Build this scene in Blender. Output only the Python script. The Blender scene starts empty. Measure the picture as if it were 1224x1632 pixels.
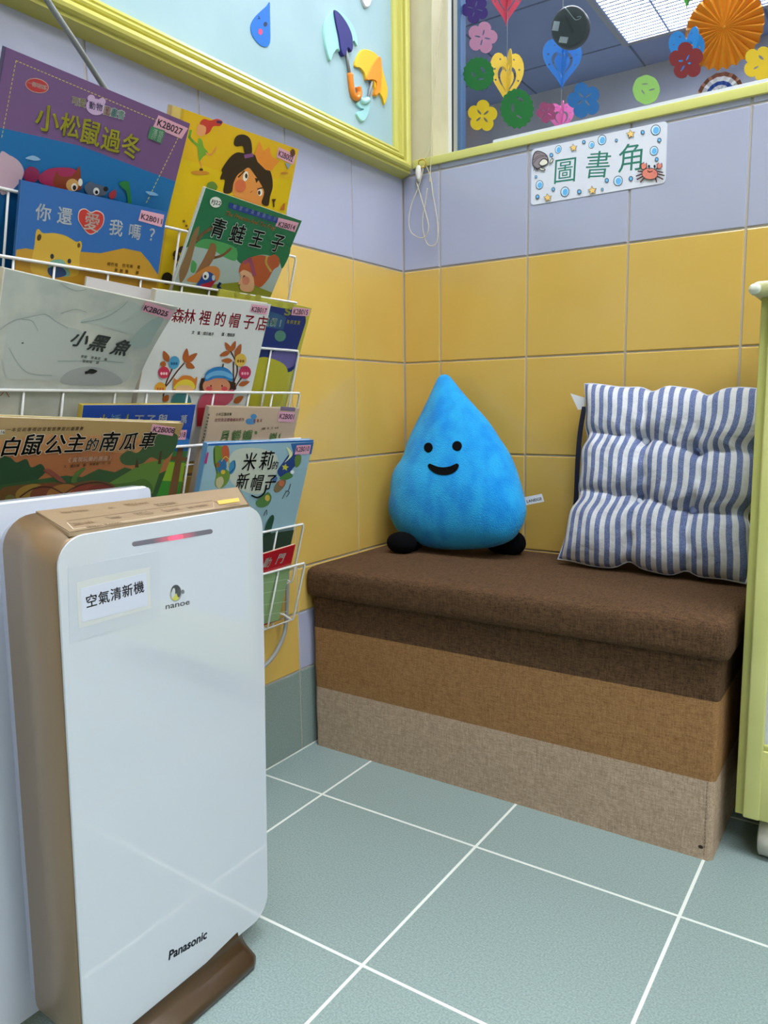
import bpy, bmesh, math, random
import numpy as np
from mathutils import Vector, Matrix
random.seed(7); rng = np.random.default_rng(7)
SC = bpy.context.scene
COL = SC.collection
CM = 0.01
# ------------------------------------------------------------------ camera (solved from the tile grid; centimetres)
F_PX, PITCH, YAW, ROLL = 1219.147, math.radians(-7.847), math.radians(33.955), math.radians(-0.821)
CAM = np.array([94.028, -148.775, 66.796])
FW = np.array([-math.sin(YAW)*math.cos(PITCH), math.cos(YAW)*math.cos(PITCH), math.sin(PITCH)])
_r = np.array([math.cos(YAW), math.sin(YAW), 0.0]); _u = np.cross(_r, FW)
RT = _r*math.cos(ROLL) + _u*math.sin(ROLL); UP = -_r*math.sin(ROLL) + _u*math.cos(ROLL)
cd = bpy.data.cameras.new('camera'); cam = bpy.data.objects.new('camera', cd); COL.objects.link(cam)
cd.sensor_fit = 'HORIZONTAL'; cd.sensor_width = 36.0; cd.lens = F_PX/1224*36.0; cd.clip_start = 0.02
M = Matrix.Identity(4)
for i in range(3):
    M[i][0], M[i][1], M[i][2], M[i][3] = RT[i], UP[i], -FW[i], CAM[i]*CM
cam.matrix_world = M
SC.camera = cam
# ------------------------------------------------------------------ light and exposure
SC.view_settings.view_transform = 'Standard'; SC.view_settings.look = 'None'
SC.view_settings.gamma = 1.0; SC.view_settings.use_curve_mapping = False
SC.view_settings.exposure = 0.0
w = bpy.data.worlds.new('world'); SC.world = w; w.use_nodes = True
w.node_tree.nodes['Background'].inputs[0].default_value = (0.8, 0.88, 1, 1)
w.node_tree.nodes['Background'].inputs[1].default_value = 0.25
LAMP_STRENGTH = 21.0          # ceiling troffers of this room
NEXT_ROOM_STRENGTH = 27.0     # visible troffer and added unseen troffer behind the window
# ------------------------------------------------------------------ materials
def lin(h):
    h = h.lstrip('#'); v = [int(h[i:i+2], 16)/255 for i in (0, 2, 4)]
    return tuple(x/12.92 if x <= .04045 else ((x+.055)/1.055)**2.4 for x in v)
_mats = {}
def mat(name, hexc, rough=.5, spec=.5, metal=0.0, coat=0.0, sheen=0.0):
    if name in _mats: return _mats[name]
    m = bpy.data.materials.new(name); m.use_nodes = True; b = m.node_tree.nodes['Principled BSDF']
    b.inputs['Base Color'].default_value = (*lin(hexc), 1); b.inputs['Roughness'].default_value = rough
    b.inputs['Specular IOR Level'].default_value = spec; b.inputs['Metallic'].default_value = metal
    b.inputs['Coat Weight'].default_value = coat; b.inputs['Coat Roughness'].default_value = .04; b.inputs['Coat IOR'].default_value = 1.5 if coat < 1 else 1.85
    b.inputs['Sheen Weight'].default_value = sheen
    _mats[name] = m; return m
def ink(h, rough=.35):
    return mat('print_'+h.lstrip('#')+('' if rough == .35 else '_%d' % int(rough*100)), h, rough, .4)
def N(m, typ, **kw):
    n = m.node_tree.nodes.new(typ)
    for k, v in kw.items(): setattr(n, k, v)
    return n
def vary(m, a, b, scale, detail=3, vec=(1, 1, 1), coord='Object', bump=0.0, dist=.001, lo=.3, hi=.7, bscale=None):
    """noise between two colours of the stuff itself, optional bump"""
    nt = m.node_tree; L = nt.links; P = nt.nodes['Principled BSDF']
    tc = N(m, 'ShaderNodeTexCoord'); mp = N(m, 'ShaderNodeMapping'); mp.inputs['Scale'].default_value = vec
    L.new(tc.outputs[coord], mp.inputs[0])
    no = N(m, 'ShaderNodeTexNoise'); no.inputs['Scale'].default_value = scale; no.inputs['Detail'].default_value = detail
    L.new(mp.outputs[0], no.inputs['Vector'])
    cr = N(m, 'ShaderNodeValToRGB'); cr.color_ramp.elements[0].position = lo; cr.color_ramp.elements[1].position = hi
    cr.color_ramp.elements[0].color = (*lin(a), 1); cr.color_ramp.elements[1].color = (*lin(b), 1)
    L.new(no.outputs['Fac'], cr.inputs[0]); L.new(cr.outputs[0], P.inputs['Base Color'])
    if bump:
        n2 = no
        if bscale:
            n2 = N(m, 'ShaderNodeTexNoise'); n2.inputs['Scale'].default_value = bscale; L.new(tc.outputs[coord], n2.inputs['Vector'])
        bp = N(m, 'ShaderNodeBump'); bp.inputs['Strength'].default_value = bump; bp.inputs['Distance'].default_value = dist
        L.new(n2.outputs['Fac'], bp.inputs['Height']); L.new(bp.outputs[0], P.inputs['Normal'])
    return m
def weave(name, dark, light, mixpos=.5):
    """coarse linen: threads along three axes in two yarn colours"""
    m = mat(name, light, .9, .15); nt = m.node_tree; L = nt.links; P = nt.nodes['Principled BSDF']
    tc = N(m, 'ShaderNodeTexCoord'); acc = None
    for vec in ((80, 700, 700), (700, 700, 80), (700, 80, 700)):
        mp = N(m, 'ShaderNodeMapping'); mp.inputs['Scale'].default_value = vec; L.new(tc.outputs['Object'], mp.inputs[0])
        no = N(m, 'ShaderNodeTexNoise'); no.inputs['Scale'].default_value = 1; no.inputs['Detail'].default_value = 2
        L.new(mp.outputs[0], no.inputs['Vector'])
        if acc is None: acc = no.outputs['Fac']
        else:
            ad = N(m, 'ShaderNodeMath', operation='ADD'); L.new(acc, ad.inputs[0]); L.new(no.outputs['Fac'], ad.inputs[1]); acc = ad.outputs[0]
    dv = N(m, 'ShaderNodeMath', operation='DIVIDE'); L.new(acc, dv.inputs[0]); dv.inputs[1].default_value = 3
    cr = N(m, 'ShaderNodeValToRGB'); cr.color_ramp.elements[0].position = .36; cr.color_ramp.elements[1].position = .64
    cr.color_ramp.elements[0].color = (*lin(dark), 1); cr.color_ramp.elements[1].color = (*lin(light), 1)
    L.new(dv.outputs[0], cr.inputs[0]); L.new(cr.outputs[0], P.inputs['Base Color'])
    bp = N(m, 'ShaderNodeBump'); bp.inputs['Strength'].default_value = .7; bp.inputs['Distance'].default_value = .0012
    L.new(dv.outputs[0], bp.inputs['Height']); L.new(bp.outputs[0], P.inputs['Normal'])
    return m
def emit(name, hexc, s):
    m = bpy.data.materials.new(name); m.use_nodes = True; nt = m.node_tree; nt.nodes.clear()
    o = nt.nodes.new('ShaderNodeOutputMaterial'); e = nt.nodes.new('ShaderNodeEmission')
    e.inputs[0].default_value = (*lin(hexc), 1); e.inputs[1].default_value = s; nt.links.new(e.outputs[0], o.inputs[0]); return m
# ------------------------------------------------------------------ projection helpers
def ray(x, y): return FW + RT*((x-612)/F_PX) + UP*((816-y)/F_PX)
def on(ax, val, x, y):
    d = ray(x, y); return CAM + d*((val-CAM[ax])/d[ax])
def X(v, x, y): return on(0, v, x, y)
def Y(v, x, y): return on(1, v, x, y)
def Z(v, x, y): return on(2, v, x, y)
class Surf:
    """bilinear patch BL, BR, TL, TR seen by the camera"""
    def __init__(s, bl, br, tl, tr):
        s.bl, s.br, s.tl, s.tr = (np.array(p, float) for p in (bl, br, tl, tr))
        n = np.cross(s.br-s.bl, s.tl-s.bl); s.n = n/np.linalg.norm(n)
        if s.n @ (CAM-s.bl) < 0: s.n = -s.n
    curl = None
    def at(s, u, v, off=0.0):
        p = s.bl*(1-u)*(1-v)+s.br*u*(1-v)+s.tl*(1-u)*v+s.tr*u*v + s.n*off
        if s.curl is not None: p = p + s.curl*(max(0, u)**1.6*max(0, (v-.42)/.58)**1.6)
        return p
    def hit(s, x, y):
        d = ray(x, y); q = np.array([.5, .5, 100.0])
        for _ in range(30 if s.curl is not None else 12):
            u, v, t = q; r = s.at(u, v)-CAM-d*t
            J = np.stack([(s.br-s.bl)*(1-v)+(s.tr-s.tl)*v, (s.tl-s.bl)*(1-u)+(s.tr-s.br)*u, -d], 1)
            q = q - np.linalg.solve(J, r)
        return q[0], q[1]
    def px(s, x, y, off=0.0):
        u, v = s.hit(x, y); return s.at(u, v, off)
# ------------------------------------------------------------------ mesh builder
class MB:
    def __init__(s): s.v, s.f, s.m, s.mats, s.uv, s.sm = [], [], [], [], None, []
    def mi(s, m):
        if m not in s.mats: s.mats.append(m)
        return s.mats.index(m)
    def add(s, vs, fs, m, smooth=False):
        b = len(s.v); k = s.mi(m); s.v += [tuple(map(float, p)) for p in vs]
        for f in fs: s.f.append([b+i for i in f]); s.m.append(k); s.sm.append(smooth)
    def poly(s, pts, m): s.add(pts, [list(range(len(pts)))], m)
    def box(s, a, b, m, bev=0.0):
        s.obb(((a[0]+b[0])/2, (a[1]+b[1])/2, (a[2]+b[2])/2), (1, 0, 0), (0, 1, 0), (0, 0, 1), abs(b[0]-a[0])/2, abs(b[1]-a[1])/2, abs(b[2]-a[2])/2, m, bev)
    def obb(s, c, ax, ay, az, hx, hy, hz, m, bev=0.0):
        c = np.array(c, float); ax, ay, az = (np.array(q, float) for q in (ax, ay, az))
        bm = bmesh.new(); bmesh.ops.create_cube(bm, size=2)
        for v in bm.verts: v.co = Vector((v.co.x*hx, v.co.y*hy, v.co.z*hz))
        if bev: bmesh.ops.bevel(bm, geom=list(bm.edges), offset=bev, segments=3, affect='EDGES', profile=.5)
        bm.verts.index_update()
        s.add([c+ax*v.co.x+ay*v.co.y+az*v.co.z for v in bm.verts], [[v.index for v in f.verts] for f in bm.faces], m, bool(bev)); bm.free()
    def tube(s, path, r, m, n=8, closed=False, caps=True):
        P = [np.array(p, float) for p in path]; k = len(P); rings = []; prev = None
        for i in range(k):
            a = P[(i-1) % k] if (closed or i > 0) else P[i]; b = P[(i+1) % k] if (closed or i < k-1) else P[i]
            t = b-a; t = t/(np.linalg.norm(t)+1e-9)
            if prev is None: prev = np.cross(t, (0, 0, 1.0) if abs(t[2]) < .9 else (1.0, 0, 0))
            nn = prev - t*(prev@t); nn /= np.linalg.norm(nn)+1e-9; prev = nn; bb = np.cross(t, nn)
            rr = r[i] if hasattr(r, '__len__') else r
            rings.append([P[i]+rr*(nn*math.cos(2*math.pi*j/n)+bb*math.sin(2*math.pi*j/n)) for j in range(n)])
        vs = [p for q in rings for p in q]; fs = []
        for i in range(k if closed else k-1):
            o, o2 = i*n, ((i+1) % k)*n
            for j in range(n): fs.append([o+j, o+(j+1) % n, o2+(j+1) % n, o2+j])
        if caps and not closed: fs += [list(range(n))[::-1], [(k-1)*n+j for j in range(n)]]
        s.add(vs, fs, m, True)
    def loft(s, rings, m, closed=True, caps=True, smooth=True):
        n = len(rings[0]); vs = [p for q in rings for p in q]; fs = []
        for i in range(len(rings)-1):
            for j in range(n if closed else n-1):
                fs.append([i*n+j, i*n+(j+1) % n, (i+1)*n+(j+1) % n, (i+1)*n+j])
        s.add(vs, fs, m, smooth)
        if caps: s.add(rings[0], [list(range(n))[::-1]], m); s.add(rings[-1], [list(range(n))], m)
    def ball(s, c, ax, ay, az, m, nu=20, nv=12):
        c, ax, ay, az = (np.array(q, float) for q in (c, ax, ay, az))
        vs = [c+az]; fs = []
        for i in range(1, nv):
            th = math.pi*i/nv
            for j in range(nu):
                ph = 2*math.pi*j/nu; vs.append(c+az*math.cos(th)+(ax*math.cos(ph)+ay*math.sin(ph))*math.sin(th))
        vs.append(c-az)
        for j in range(nu): fs.append([0, 1+j, 1+(j+1) % nu])
        for i in range(nv-2):
            for j in range(nu): fs.append([1+i*nu+j, 1+(i+1)*nu+j, 1+(i+1)*nu+(j+1) % nu, 1+i*nu+(j+1) % nu])
        e = len(vs)-1
        for j in range(nu): fs.append([e, 1+(nv-2)*nu+(j+1) % nu, 1+(nv-2)*nu+j])
        s.add(vs, fs, m, True)
    def sheet(s, outer, holes, fn, th, m):
        """flat cut-out: 2D loops, filled with holes, given thickness; fn(x,y,z)->3D"""
        bm = bmesh.new(); es = []; loops = []
        for lp in [outer]+list(holes):
            vs = [bm.verts.new((p[0], p[1], 0)) for p in lp]; loops.append(vs)
            es += [bm.edges.new((vs[i], vs[(i+1) % len(vs)])) for i in range(len(vs))]
        bm.verts.index_update()
        bmesh.ops.triangle_fill(bm, use_beauty=True, use_dissolve=False, edges=es)
        V = [(v.co.x, v.co.y) for v in bm.verts]; n = len(V); fs = [[v.index for v in f.verts] for f in bm.faces]
        L = [[v.index for v in q] for q in loops]; bm.free()
        vs = [fn(x, y, 0) for x, y in V]+[fn(x, y, th) for x, y in V]
        F = fs+[[i+n for i in f][::-1] for f in fs]
        for q in L:
            for i in range(len(q)): a, b = q[i], q[(i+1) % len(q)]; F.append([a, b, b+n, a+n])
        s.add(vs, F, m)
    def build(s, name, parent=None, org=(0, 0, 0), bevel=None, subsurf=0):
        me = bpy.data.meshes.new(name); o = np.array(org, float)
        me.from_pydata([tuple((np.array(p)-o)*CM) for p in s.v], [], s.f)
        for m in s.mats: me.materials.append(m)
        me.polygons.foreach_set('material_index', s.m); me.polygons.foreach_set('use_smooth', s.sm)
        if s.uv is not None:
            ul = me.uv_layers.new(name='UVMap')
            for lp in me.loops: ul.data[lp.index].uv = s.uv[lp.vertex_index]
        me.validate(); me.update()
        bm = bmesh.new(); bm.from_mesh(me); bmesh.ops.recalc_face_normals(bm, faces=bm.faces); bm.to_mesh(me); bm.free()
        ob = bpy.data.objects.new(name, me); COL.objects.link(ob)
        if parent is not None: ob.parent = parent
        else: ob.location = tuple(o*CM)
        if subsurf:
            md = ob.modifiers.new('subdivision', 'SUBSURF'); md.levels = md.render_levels = subsurf
        return ob
def thing(name, label, cat, org, group=None):
    e = bpy.data.objects.new(name, None); COL.objects.link(e); e.location = tuple(np.array(org, float)*CM)
    e.empty_display_size = .05; return tag(e, label, cat, group)
def tag(o, label, cat, group=None):
    o['label'] = label; o['category'] = cat
    if group: o['group'] = group
    return o
def struct(o): o['kind'] = 'structure'; return o
# ------------------------------------------------------------------ lettering
_glyph = {}
def glyph(ch, bold=0.0):
    k = (ch, bold)
    if k not in _glyph:
        c = bpy.data.curves.new('lettering', 'FONT'); c.body = ch; c.resolution_u = 3; c.offset = bold
        o = bpy.data.objects.new('lettering', c)
        me = bpy.data.meshes.new_from_object(o)
        V = np.array([tuple(v.co)[:2] for v in me.vertices]).reshape(-1, 2); Fc = [list(p.vertices) for p in me.polygons]
        bpy.data.objects.remove(o); bpy.data.curves.remove(c); bpy.data.meshes.remove(me)
        _glyph[k] = (V, Fc)
    return _glyph[k]
class Art:
    """printed artwork on a Surf, given where it is seen; each call lies a hair above the last"""
    def __init__(s, mb, surf, base=.012, step=.006): s.mb, s.s, s.o, s.st = mb, surf, base, step
    graze = False
    def lay(s): s.o += s.st; return s.o
    def poly(s, pts, col):
        o = s.lay(); s.mb.poly([s.s.px(x, y, o) for x, y in pts], ink(col))
    def blob(s, pts, col, k=6): (s.poly if s.s.curl is None else s.dense)(smooth(pts, k), col)
    def ell(s, cx, cy, rx, ry, col, rot=0, n=22, a0=0, a1=360):
        c, q = math.cos(math.radians(rot)), math.sin(math.radians(rot)); P = []
        for i in range(n):
            t = math.radians(a0+(a1-a0)*i/(n if a1-a0 == 360 else n-1)); a, b = rx*math.cos(t), ry*math.sin(t)
            P.append((cx+a*c-b*q, cy+a*q+b*c))
        s.poly(P, col)
    def line(s, pts, wd, col):
        o = s.lay()
        for i in range(len(pts)-1):
            a, b = np.array(pts[i], float), np.array(pts[i+1], float); d = b-a; n = np.array([-d[1], d[0]])/(np.hypot(*d)+1e-9)*wd/2
            e = d/(np.hypot(*d)+1e-9)*wd*.25
            s.mb.poly([s.s.px(*(p), o) for p in (a+n-e, b+n+e, b-n+e, a-n-e)], ink(col))
    def curve(s, pts, wd, col, k=6): s.line(smooth(pts, k, False), wd, col)
    def dash(s, a, b, n, wd, col):
        a, b = np.array(a, float), np.array(b, float)
        for i in range(n): s.o -= s.st; s.line([a+(b-a)*(i/n), a+(b-a)*((i+.55)/n)], wd, col)
        s.o += s.st
    def dense(s, pts, col):
        """large print on a bent cover, cut fine enough to follow it"""
        o = s.lay(); q = [s.s.hit(x, y) for x, y in pts]; bm = bmesh.new(); vs = [bm.verts.new((u, v, 0)) for u, v in q]
        bm.faces.new(vs); bmesh.ops.triangulate(bm, faces=bm.faces[:])
        for _ in range(4): bmesh.ops.subdivide_edges(bm, edges=[e for e in bm.edges if e.calc_length() > .035], cuts=1, use_grid_fill=True); bmesh.ops.triangulate(bm, faces=bm.faces[:])
        bm.verts.index_update(); s.mb.add([s.s.at(v.co.x, v.co.y, o) for v in bm.verts], [[v.index for v in f.verts] for f in bm.faces], ink(col)); bm.free()
    def uv(s, pts, col):
        o = s.lay(); s.mb.poly([s.s.at(u, v, o) for u, v in pts], ink(col))
    def below(s, pts, col):
        q = [s.s.hit(x, y) for x, y in pts]; q[0] = (0.0, q[0][1]); q[-1] = (1.0, q[-1][1])
        s.uv([(min(max(u, 0), 1), min(max(v, 0), 1)) for u, v in q]+[(1, 0), (0, 0)], col)
    def star(s, cx, cy, r, col, rot=0, inner=.48, n=5):
        P = []
        for i in range(2*n):
            t = math.radians(rot-90+180/n*i); q = r if i % 2 == 0 else r*inner; P.append((cx+q*math.cos(t), cy+q*math.sin(t)))
        s.poly(P, col)
    def stamp(s, st, bold, place, m):
        """a glyph run, thickened by nudged copies"""
        V, Fc = glyph(st)
        D = [(0, 0)]
        if bold > .004:
            k = 8 if bold > .03 else 6
            D += [(bold*math.cos(2*math.pi*i/k), bold*math.sin(2*math.pi*i/k)) for i in range(k)]
        if s.s.curl is not None:
            pl0 = place; S0 = s.s; W_, H_ = S0.br-S0.bl, S0.tl-S0.bl
            def place(x, y):
                p = pl0(x, y)-S0.bl; return S0.at(p@W_/(W_@W_), p@H_/(H_@H_), s.o)
        for dx, dy in D: s.mb.add([place(x+dx, y+dy) for x, y in V], Fc, m)
    def text(s, st, p0, p1, h, col, bold=.012, shear=0.0, run=False, off=(0, 0)):
        """p0 -> p1: where the baseline starts and ends; h: height seen, in pixels"""
        p0 = (p0[0]+off[0], p0[1]+off[1]); p1 = (p1[0]+off[0], p1[1]+off[1])
        o = s.lay(); A, B = s.s.px(*p0, o), s.s.px(*p1, o)
        if s.s.curl is not None: c_ = s.s.curl; s.s.curl = None; s2 = Surf(s.s.bl, s.s.br, s.s.tl, s.s.tr); s.s.curl = c_; A, B = s2.at(*s.s.hit(*p0)), s2.at(*s.s.hit(*p1))
        e = B-A; W = np.linalg.norm(e); e = e/W
        up = np.cross(s.s.n, e); up /= np.linalg.norm(up)
        if up[2] < 0: up = -up
        q = ((A+B)/2-CAM)@FW/F_PX*h; m = ink(col)
        if s.graze: q /= max(.12, abs(up@UP-(up@FW)*((A-CAM)@UP)/((A-CAM)@FW)))
        if run:
            V, Fc = glyph(st)
            if not len(V): return
            wd = V[:, 0].max()-V[:, 0].min(); x0 = V[:, 0].min(); k = q/.73
            s.stamp(st, bold, lambda x, y: A+e*((x-x0)/wd*W+shear*y*k)+up*y*k, m)
        else:
            n = len(st); k = q/.92
            for i, ch in enumerate(st):
                if ch == ' ': continue
                V, Fc = glyph(ch)
                cx = (V[:, 0].max()+V[:, 0].min())/2
                c = A+e*(W*(i+.5)/n)
                s.stamp(ch, bold, lambda x, y: c+e*((x-cx)+shear*(y-.38))*k+up*(y+.08)*k, m)
def smooth(pts, k=6, closed=True):
    P = [np.array(p, float) for p in pts]; n = len(P); out = []
    for i in range(n if closed else n-1):
        g = (lambda j: P[j % n]) if closed else (lambda j: P[min(max(j, 0), n-1)])
        a, b, c, d = g(i-1), g(i), g(i+1), g(i+2)
        for t in np.arange(k)/k:
            out.append(tuple(.5*((2*b)+(-a+c)*t+(2*a-5*b+4*c-d)*t*t+(-a+3*b-3*c+d)*t**3)))
    if not closed: out.append(tuple(P[-1]))
    return out
# ================================================================== THE SETTING
TW, ROWS = 20.16, [96.37, 76.37, 56.37, 36.37]
grout = mat('wall_grout', '#b5aea3', .85, .2)
yel = vary(mat('yellow_tile', '#d0ad5a', .13, .5), '#cda953', '#d3b160', 5, 2, bump=.05, bscale=9, dist=.004)
lav = vary(mat('lavender_tile', '#a6aac1', .13, .5), '#a4a8bf', '#aaadc4', 5, 2, bump=.05, bscale=9, dist=.004)
basem = vary(mat('green_grey_tile', '#6c7c77', .4, .4), '#7a8a85', '#879792', 300, 2)
def tiles(mb, axis, segs, m, u0, u1, z0, z1, proud=.0):
    """one wall tile with eased edges; axis 'x' lies in the back wall, 'y' in the left wall"""
    g, d, b = .16, .22, .18
    a0, a1, c0, c1 = u0+g, u1-g, z0+g, z1-g
    if a1-a0 < .5 or c1-c0 < .5: return
    P = []
    for (e, dep) in ((0, 0.0), (b*.35, d*.75), (b, d)):
        P.append([(a0+e, c0+e, dep), (a1-e, c0+e, dep), (a1-e, c1-e, dep), (a0+e, c1-e, dep)])
    mp = (lambda u, z, dep: (u, -dep+.22, z)) if axis == 'x' else (lambda u, z, dep: (dep-.22, u, z))
    vs = [mp(*q) for r in P for q in r]; fs = []
    for i in range(2):
        for j in range(4): fs.append([i*4+j, i*4+(j+1) % 4, (i+1)*4+(j+1) % 4, (i+1)*4+j])
    mb.add(vs, fs, m, False); mb.add(vs[8:], [[0, 1, 2, 3]], m)
# back wall
mb = MB(); b0 = 9.27
xs = [0]+[b0+TW*i for i in range(7)]
zb = [0, 16.37]+ROWS[::-1]+[116.37, 118.0]
for i in range(len(xs)-1):
    for j in range(len(zb)-1):
        m = basem if j == 0 else (lav if zb[j] >= 96 else yel)
        tiles(mb, 'x', 0, m, xs[i], xs[i+1], zb[j], zb[j+1])
mb.box((-3, .22, 0), (135, 6, 117.4), grout)
plaster = vary(mat('cream_plaster', '#c8c0a0', .6, .3), '#c5bd9e', '#ccc5a7', 20, 2)
mb.box((-3, .05, 117.4), (7.7, 6.6, 240), plaster)
mb.box((-3, 6.6, 117.4), (7.75, 12, 240), plaster)
mb.box((-3, .05, 200), (140, 12, 270), plaster); mb.box((135, .05, 0), (362, 12, 270), plaster)
struct(mb.build('wall_back'))
# left wall
mb = MB(); l0 = 18.895
ys = [0]+[-(l0+TW*i) for i in range(10)]
zl = [0, 16.1, 27.6]+ROWS[::-1]+[116.37, 136.37]
for i in range(len(ys)-1):
    for j in range(len(zl)-1):
        m = basem if j == 0 else (lav if zl[j] >= 96 or (j == 1 and i < 2) else yel)
        tiles(mb, 'y', 0, m, ys[i+1], ys[i], zl[j], zl[j+1])
mb.box((-4, -205, 0), (-.22, 12, 137), grout); mb.box((-4, -205, 137), (-.05, 12, 270), plaster)
mb.box((-4, -482, 0), (-.05, -205, 270), plaster)
struct(mb.build('wall_left'))
# floor
fl = vary(mat('speckled_floor_tile', '#869996', .33, .45), '#7d908e', '#98aaa7', 420, 3, lo=.35, hi=.68)
fg = mat('white_floor_grout', '#dfe4de', .7, .3)
mb = MB(); FT, fx, fy = 29.812, 14.453, -51.145
for i in range(-1, 12):
    for j in range(-2, 15):
        x0, x1, y1, y0 = fx+FT*i, fx+FT*(i+1), fy-FT*j, fy-FT*(j+1); g = .22
        x0, x1, y0, y1 = max(x0, 0), min(x1, 362), max(y0, -482), min(y1, 0)
        if x1-x0 > 1 and y1-y0 > 1:
            mb.poly([(x0+g, y0+g, 0), (x1-g, y0+g, 0), (x1-g, y1-g, 0), (x0+g, y1-g, 0)], fl)
mb.box((-4, -484, -4), (364, 12, -.015), fg)
struct(mb.build('floor'))
# rest of the room
white = mat('white_ceiling_paint', '#e6e6e2', .8, .2); cream = mat('pale_wall_paint', '#d9d8cf', .7, .2)
mb = MB(); mb.box((-4, -484, 270), (364, 12, 274), white); struct(mb.build('ceiling'))
mb = MB(); mb.box((362, -484, 0), (366, 12, 270), cream); struct(mb.build('wall_right'))
mb = MB(); mb.box((-4, -486, 0), (364, -482, 270), mat('grey_green_wall_paint', '#8f918a', .7, .2)); struct(mb.build('wall_front'))
lampw = emit('ceiling_diffuser_light', '#f4f8ff', LAMP_STRENGTH); alum = mat('white_lamp_frame', '#dddddd', .4)
for n, (lx, ly) in enumerate(((85, -95), (235, -95), (235, -275))):
    t = thing('ceiling_light', 'white recessed ceiling troffer %s' % ('nearest the tiled corner', 'near the back wall towards the right', 'in the middle of the ceiling')[n], 'ceiling light', (lx, ly, 269), 'ceiling troffers of the classroom')
    mb = MB(); mb.box((lx-60, ly-30, 268.6), (lx+60, ly+30, 270), alum); mb.build('frame', t, (lx, ly, 269))
    mb = MB(); mb.box((lx-57, ly-27, 268.2), (lx+57, ly+27, 268.55), lampw); mb.build('diffuser', t, (lx, ly, 269))
# ------------------------------------------------------------------ window
paintY = mat('yellow_green_gloss_paint', '#cfcd78', .32, .5)
mb = MB(); mb.box((3.0, -.6, 117.55), (135, 6.6, 119.25), paintY, .12)
struct(mb.build('window_sill_1'))
almt = mat('aluminium_frame', '#b9bec6', .3, .5, .7); almb = mat('blue_grey_gasket', '#3d5f86', .4); dark = mat('dark_gasket', '#26282e', .5)
mb = MB(); mb.box((7.75, 6.7, 119.25), (8.5, 9.4, 205), mat('white_frame', '#d8dbe0', .35)); mb.box((8.5, 6.9, 119.25), (9.0, 9.4, 205), dark)
mb.box((9.0, 6.8, 119.25), (9.9, 9.4, 205), almt); mb.box((9.9, 7.0, 119.25), (10.6, 9.4, 205), almb)
mb.box((10.6, 7.0, 119.25), (135, 9.4, 120.7), almt); mb.box((22, -.5, 119.2), (135, -.25, 119.8), mat('white_frame', '#d8dbe0', .35))
mb.box((10.6, 6.7, 200), (135, 9.4, 205), almt)
struct(mb.build('window_frame_1'))
gm = bpy.data.materials.new('window_glass'); gm.use_nodes = True; nt = gm.node_tree; nt.nodes.clear()
o_ = nt.nodes.new('ShaderNodeOutputMaterial'); tr = nt.nodes.new('ShaderNodeBsdfTransparent'); gl = nt.nodes.new('ShaderNodeBsdfGlossy')
tr.inputs[0].default_value = (.93, .95, .97, 1); gl.inputs['Roughness'].default_value = .02
fr = nt.nodes.new('ShaderNodeFresnel'); fr.inputs[0].default_value = 1.4; mx = nt.nodes.new('ShaderNodeMixShader')
nt.links.new(fr.outputs[0], mx.inputs[0]); nt.links.new(tr.outputs[0], mx.inputs[1]); nt.links.new(gl.outputs[0], mx.inputs[2]); nt.links.new(mx.outputs[0], o_.inputs[0])
GY = 8.0
mb = MB(); mb.poly([(10.6, GY, 120.7), (135, GY, 120.7), (135, GY, 200), (10.6, GY, 200)], gm)
struct(mb.build('window_pane_1'))
# room behind the window
nc = vary(mat('blue_grey_ceiling', '#7e8cb0', .6, .3), '#7987aa', '#8392b6', 3, 3); nw = vary(mat('grey_wall_paint', '#b4b4b4', .7, .2), '#aeaeaf', '#bababa', 4, 2)
mb = MB(); mb.box((-160, 12, 240), (300, 284, 244), nc)
for k in range(-2, 6): mb.box((-28+60*k-.5, 12, 239.8), (-28+60*k+.5, 282, 240.05), mat('ceiling_joint', '#555f78', .6))
for k in range(5): mb.box((-160, 190+60*k-121, 239.8), (300, 191+60*k-121, 240.05), mat('ceiling_joint', '#555f78', .6))
struct(mb.build('ceiling_next_room'))
mb = MB(); mb.box((-160, 281, 0), (300, 285, 240), nw); struct(mb.build('wall_far'))
mb = MB(); mb.box((-164, 12, 0), (-160, 284, 240), nw); mb.box((300, 12, 0), (304, 284, 240), nw); mb.box((-160, 12, -2), (300, 284, 0), nw)
mb.box((-160, 12, 0), (-3, 13, 240), nw); mb.box((-3, 12, 0), (300, 13, 117.4), nw); mb.box((135, 12, 117), (300, 13, 240), nw); mb.box((-3, 12, 205), (135, 13, 240), nw)
struct(mb.build('wall_next_room'))
t = thing('ceiling_light', 'bright louvred ceiling troffer seen through the window glass', 'ceiling light', (32, 219, 239))
mb = MB()
for a, b in (((-30, 188, 238.6), (94, 191, 240)), ((-30, 247, 238.6), (94, 250, 240)), ((-30, 191, 238.6), (-27.4, 247, 240)), ((91, 191, 238.6), (94, 247, 240))): mb.box(a, b, mat('troffer_frame', '#8d8f94', .5))
mb.build('frame', t, (32, 219, 239))
mb = MB(); mb.box((-27.4, 191, 239.4), (91, 247, 239.7), emit('troffer_light', '#f2f6ff', NEXT_ROOM_STRENGTH)); mb.build('diffuser', t, (32, 219, 239))
added_troffer = thing('ceiling_light', 'added unseen ceiling troffer brightening the next room and its heart lanterns', 'ceiling light', (40, 75, 239))  # unseen lamp added to brighten the heart lanterns and next-room walls
m2 = MB(); m2.box((-20, 45, 238.6), (100, 105, 240), mat('troffer_frame', '#8d8f94', .5)); m2.build('frame', added_troffer, (40, 75, 239))
m2 = MB(); m2.box((-17, 48, 238.2), (97, 102, 238.55), bpy.data.materials['troffer_light']); m2.build('diffuser', added_troffer, (40, 75, 239))
mb = MB(); lv = mat('louvre_metal', '#8c9dc4', .5)
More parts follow.
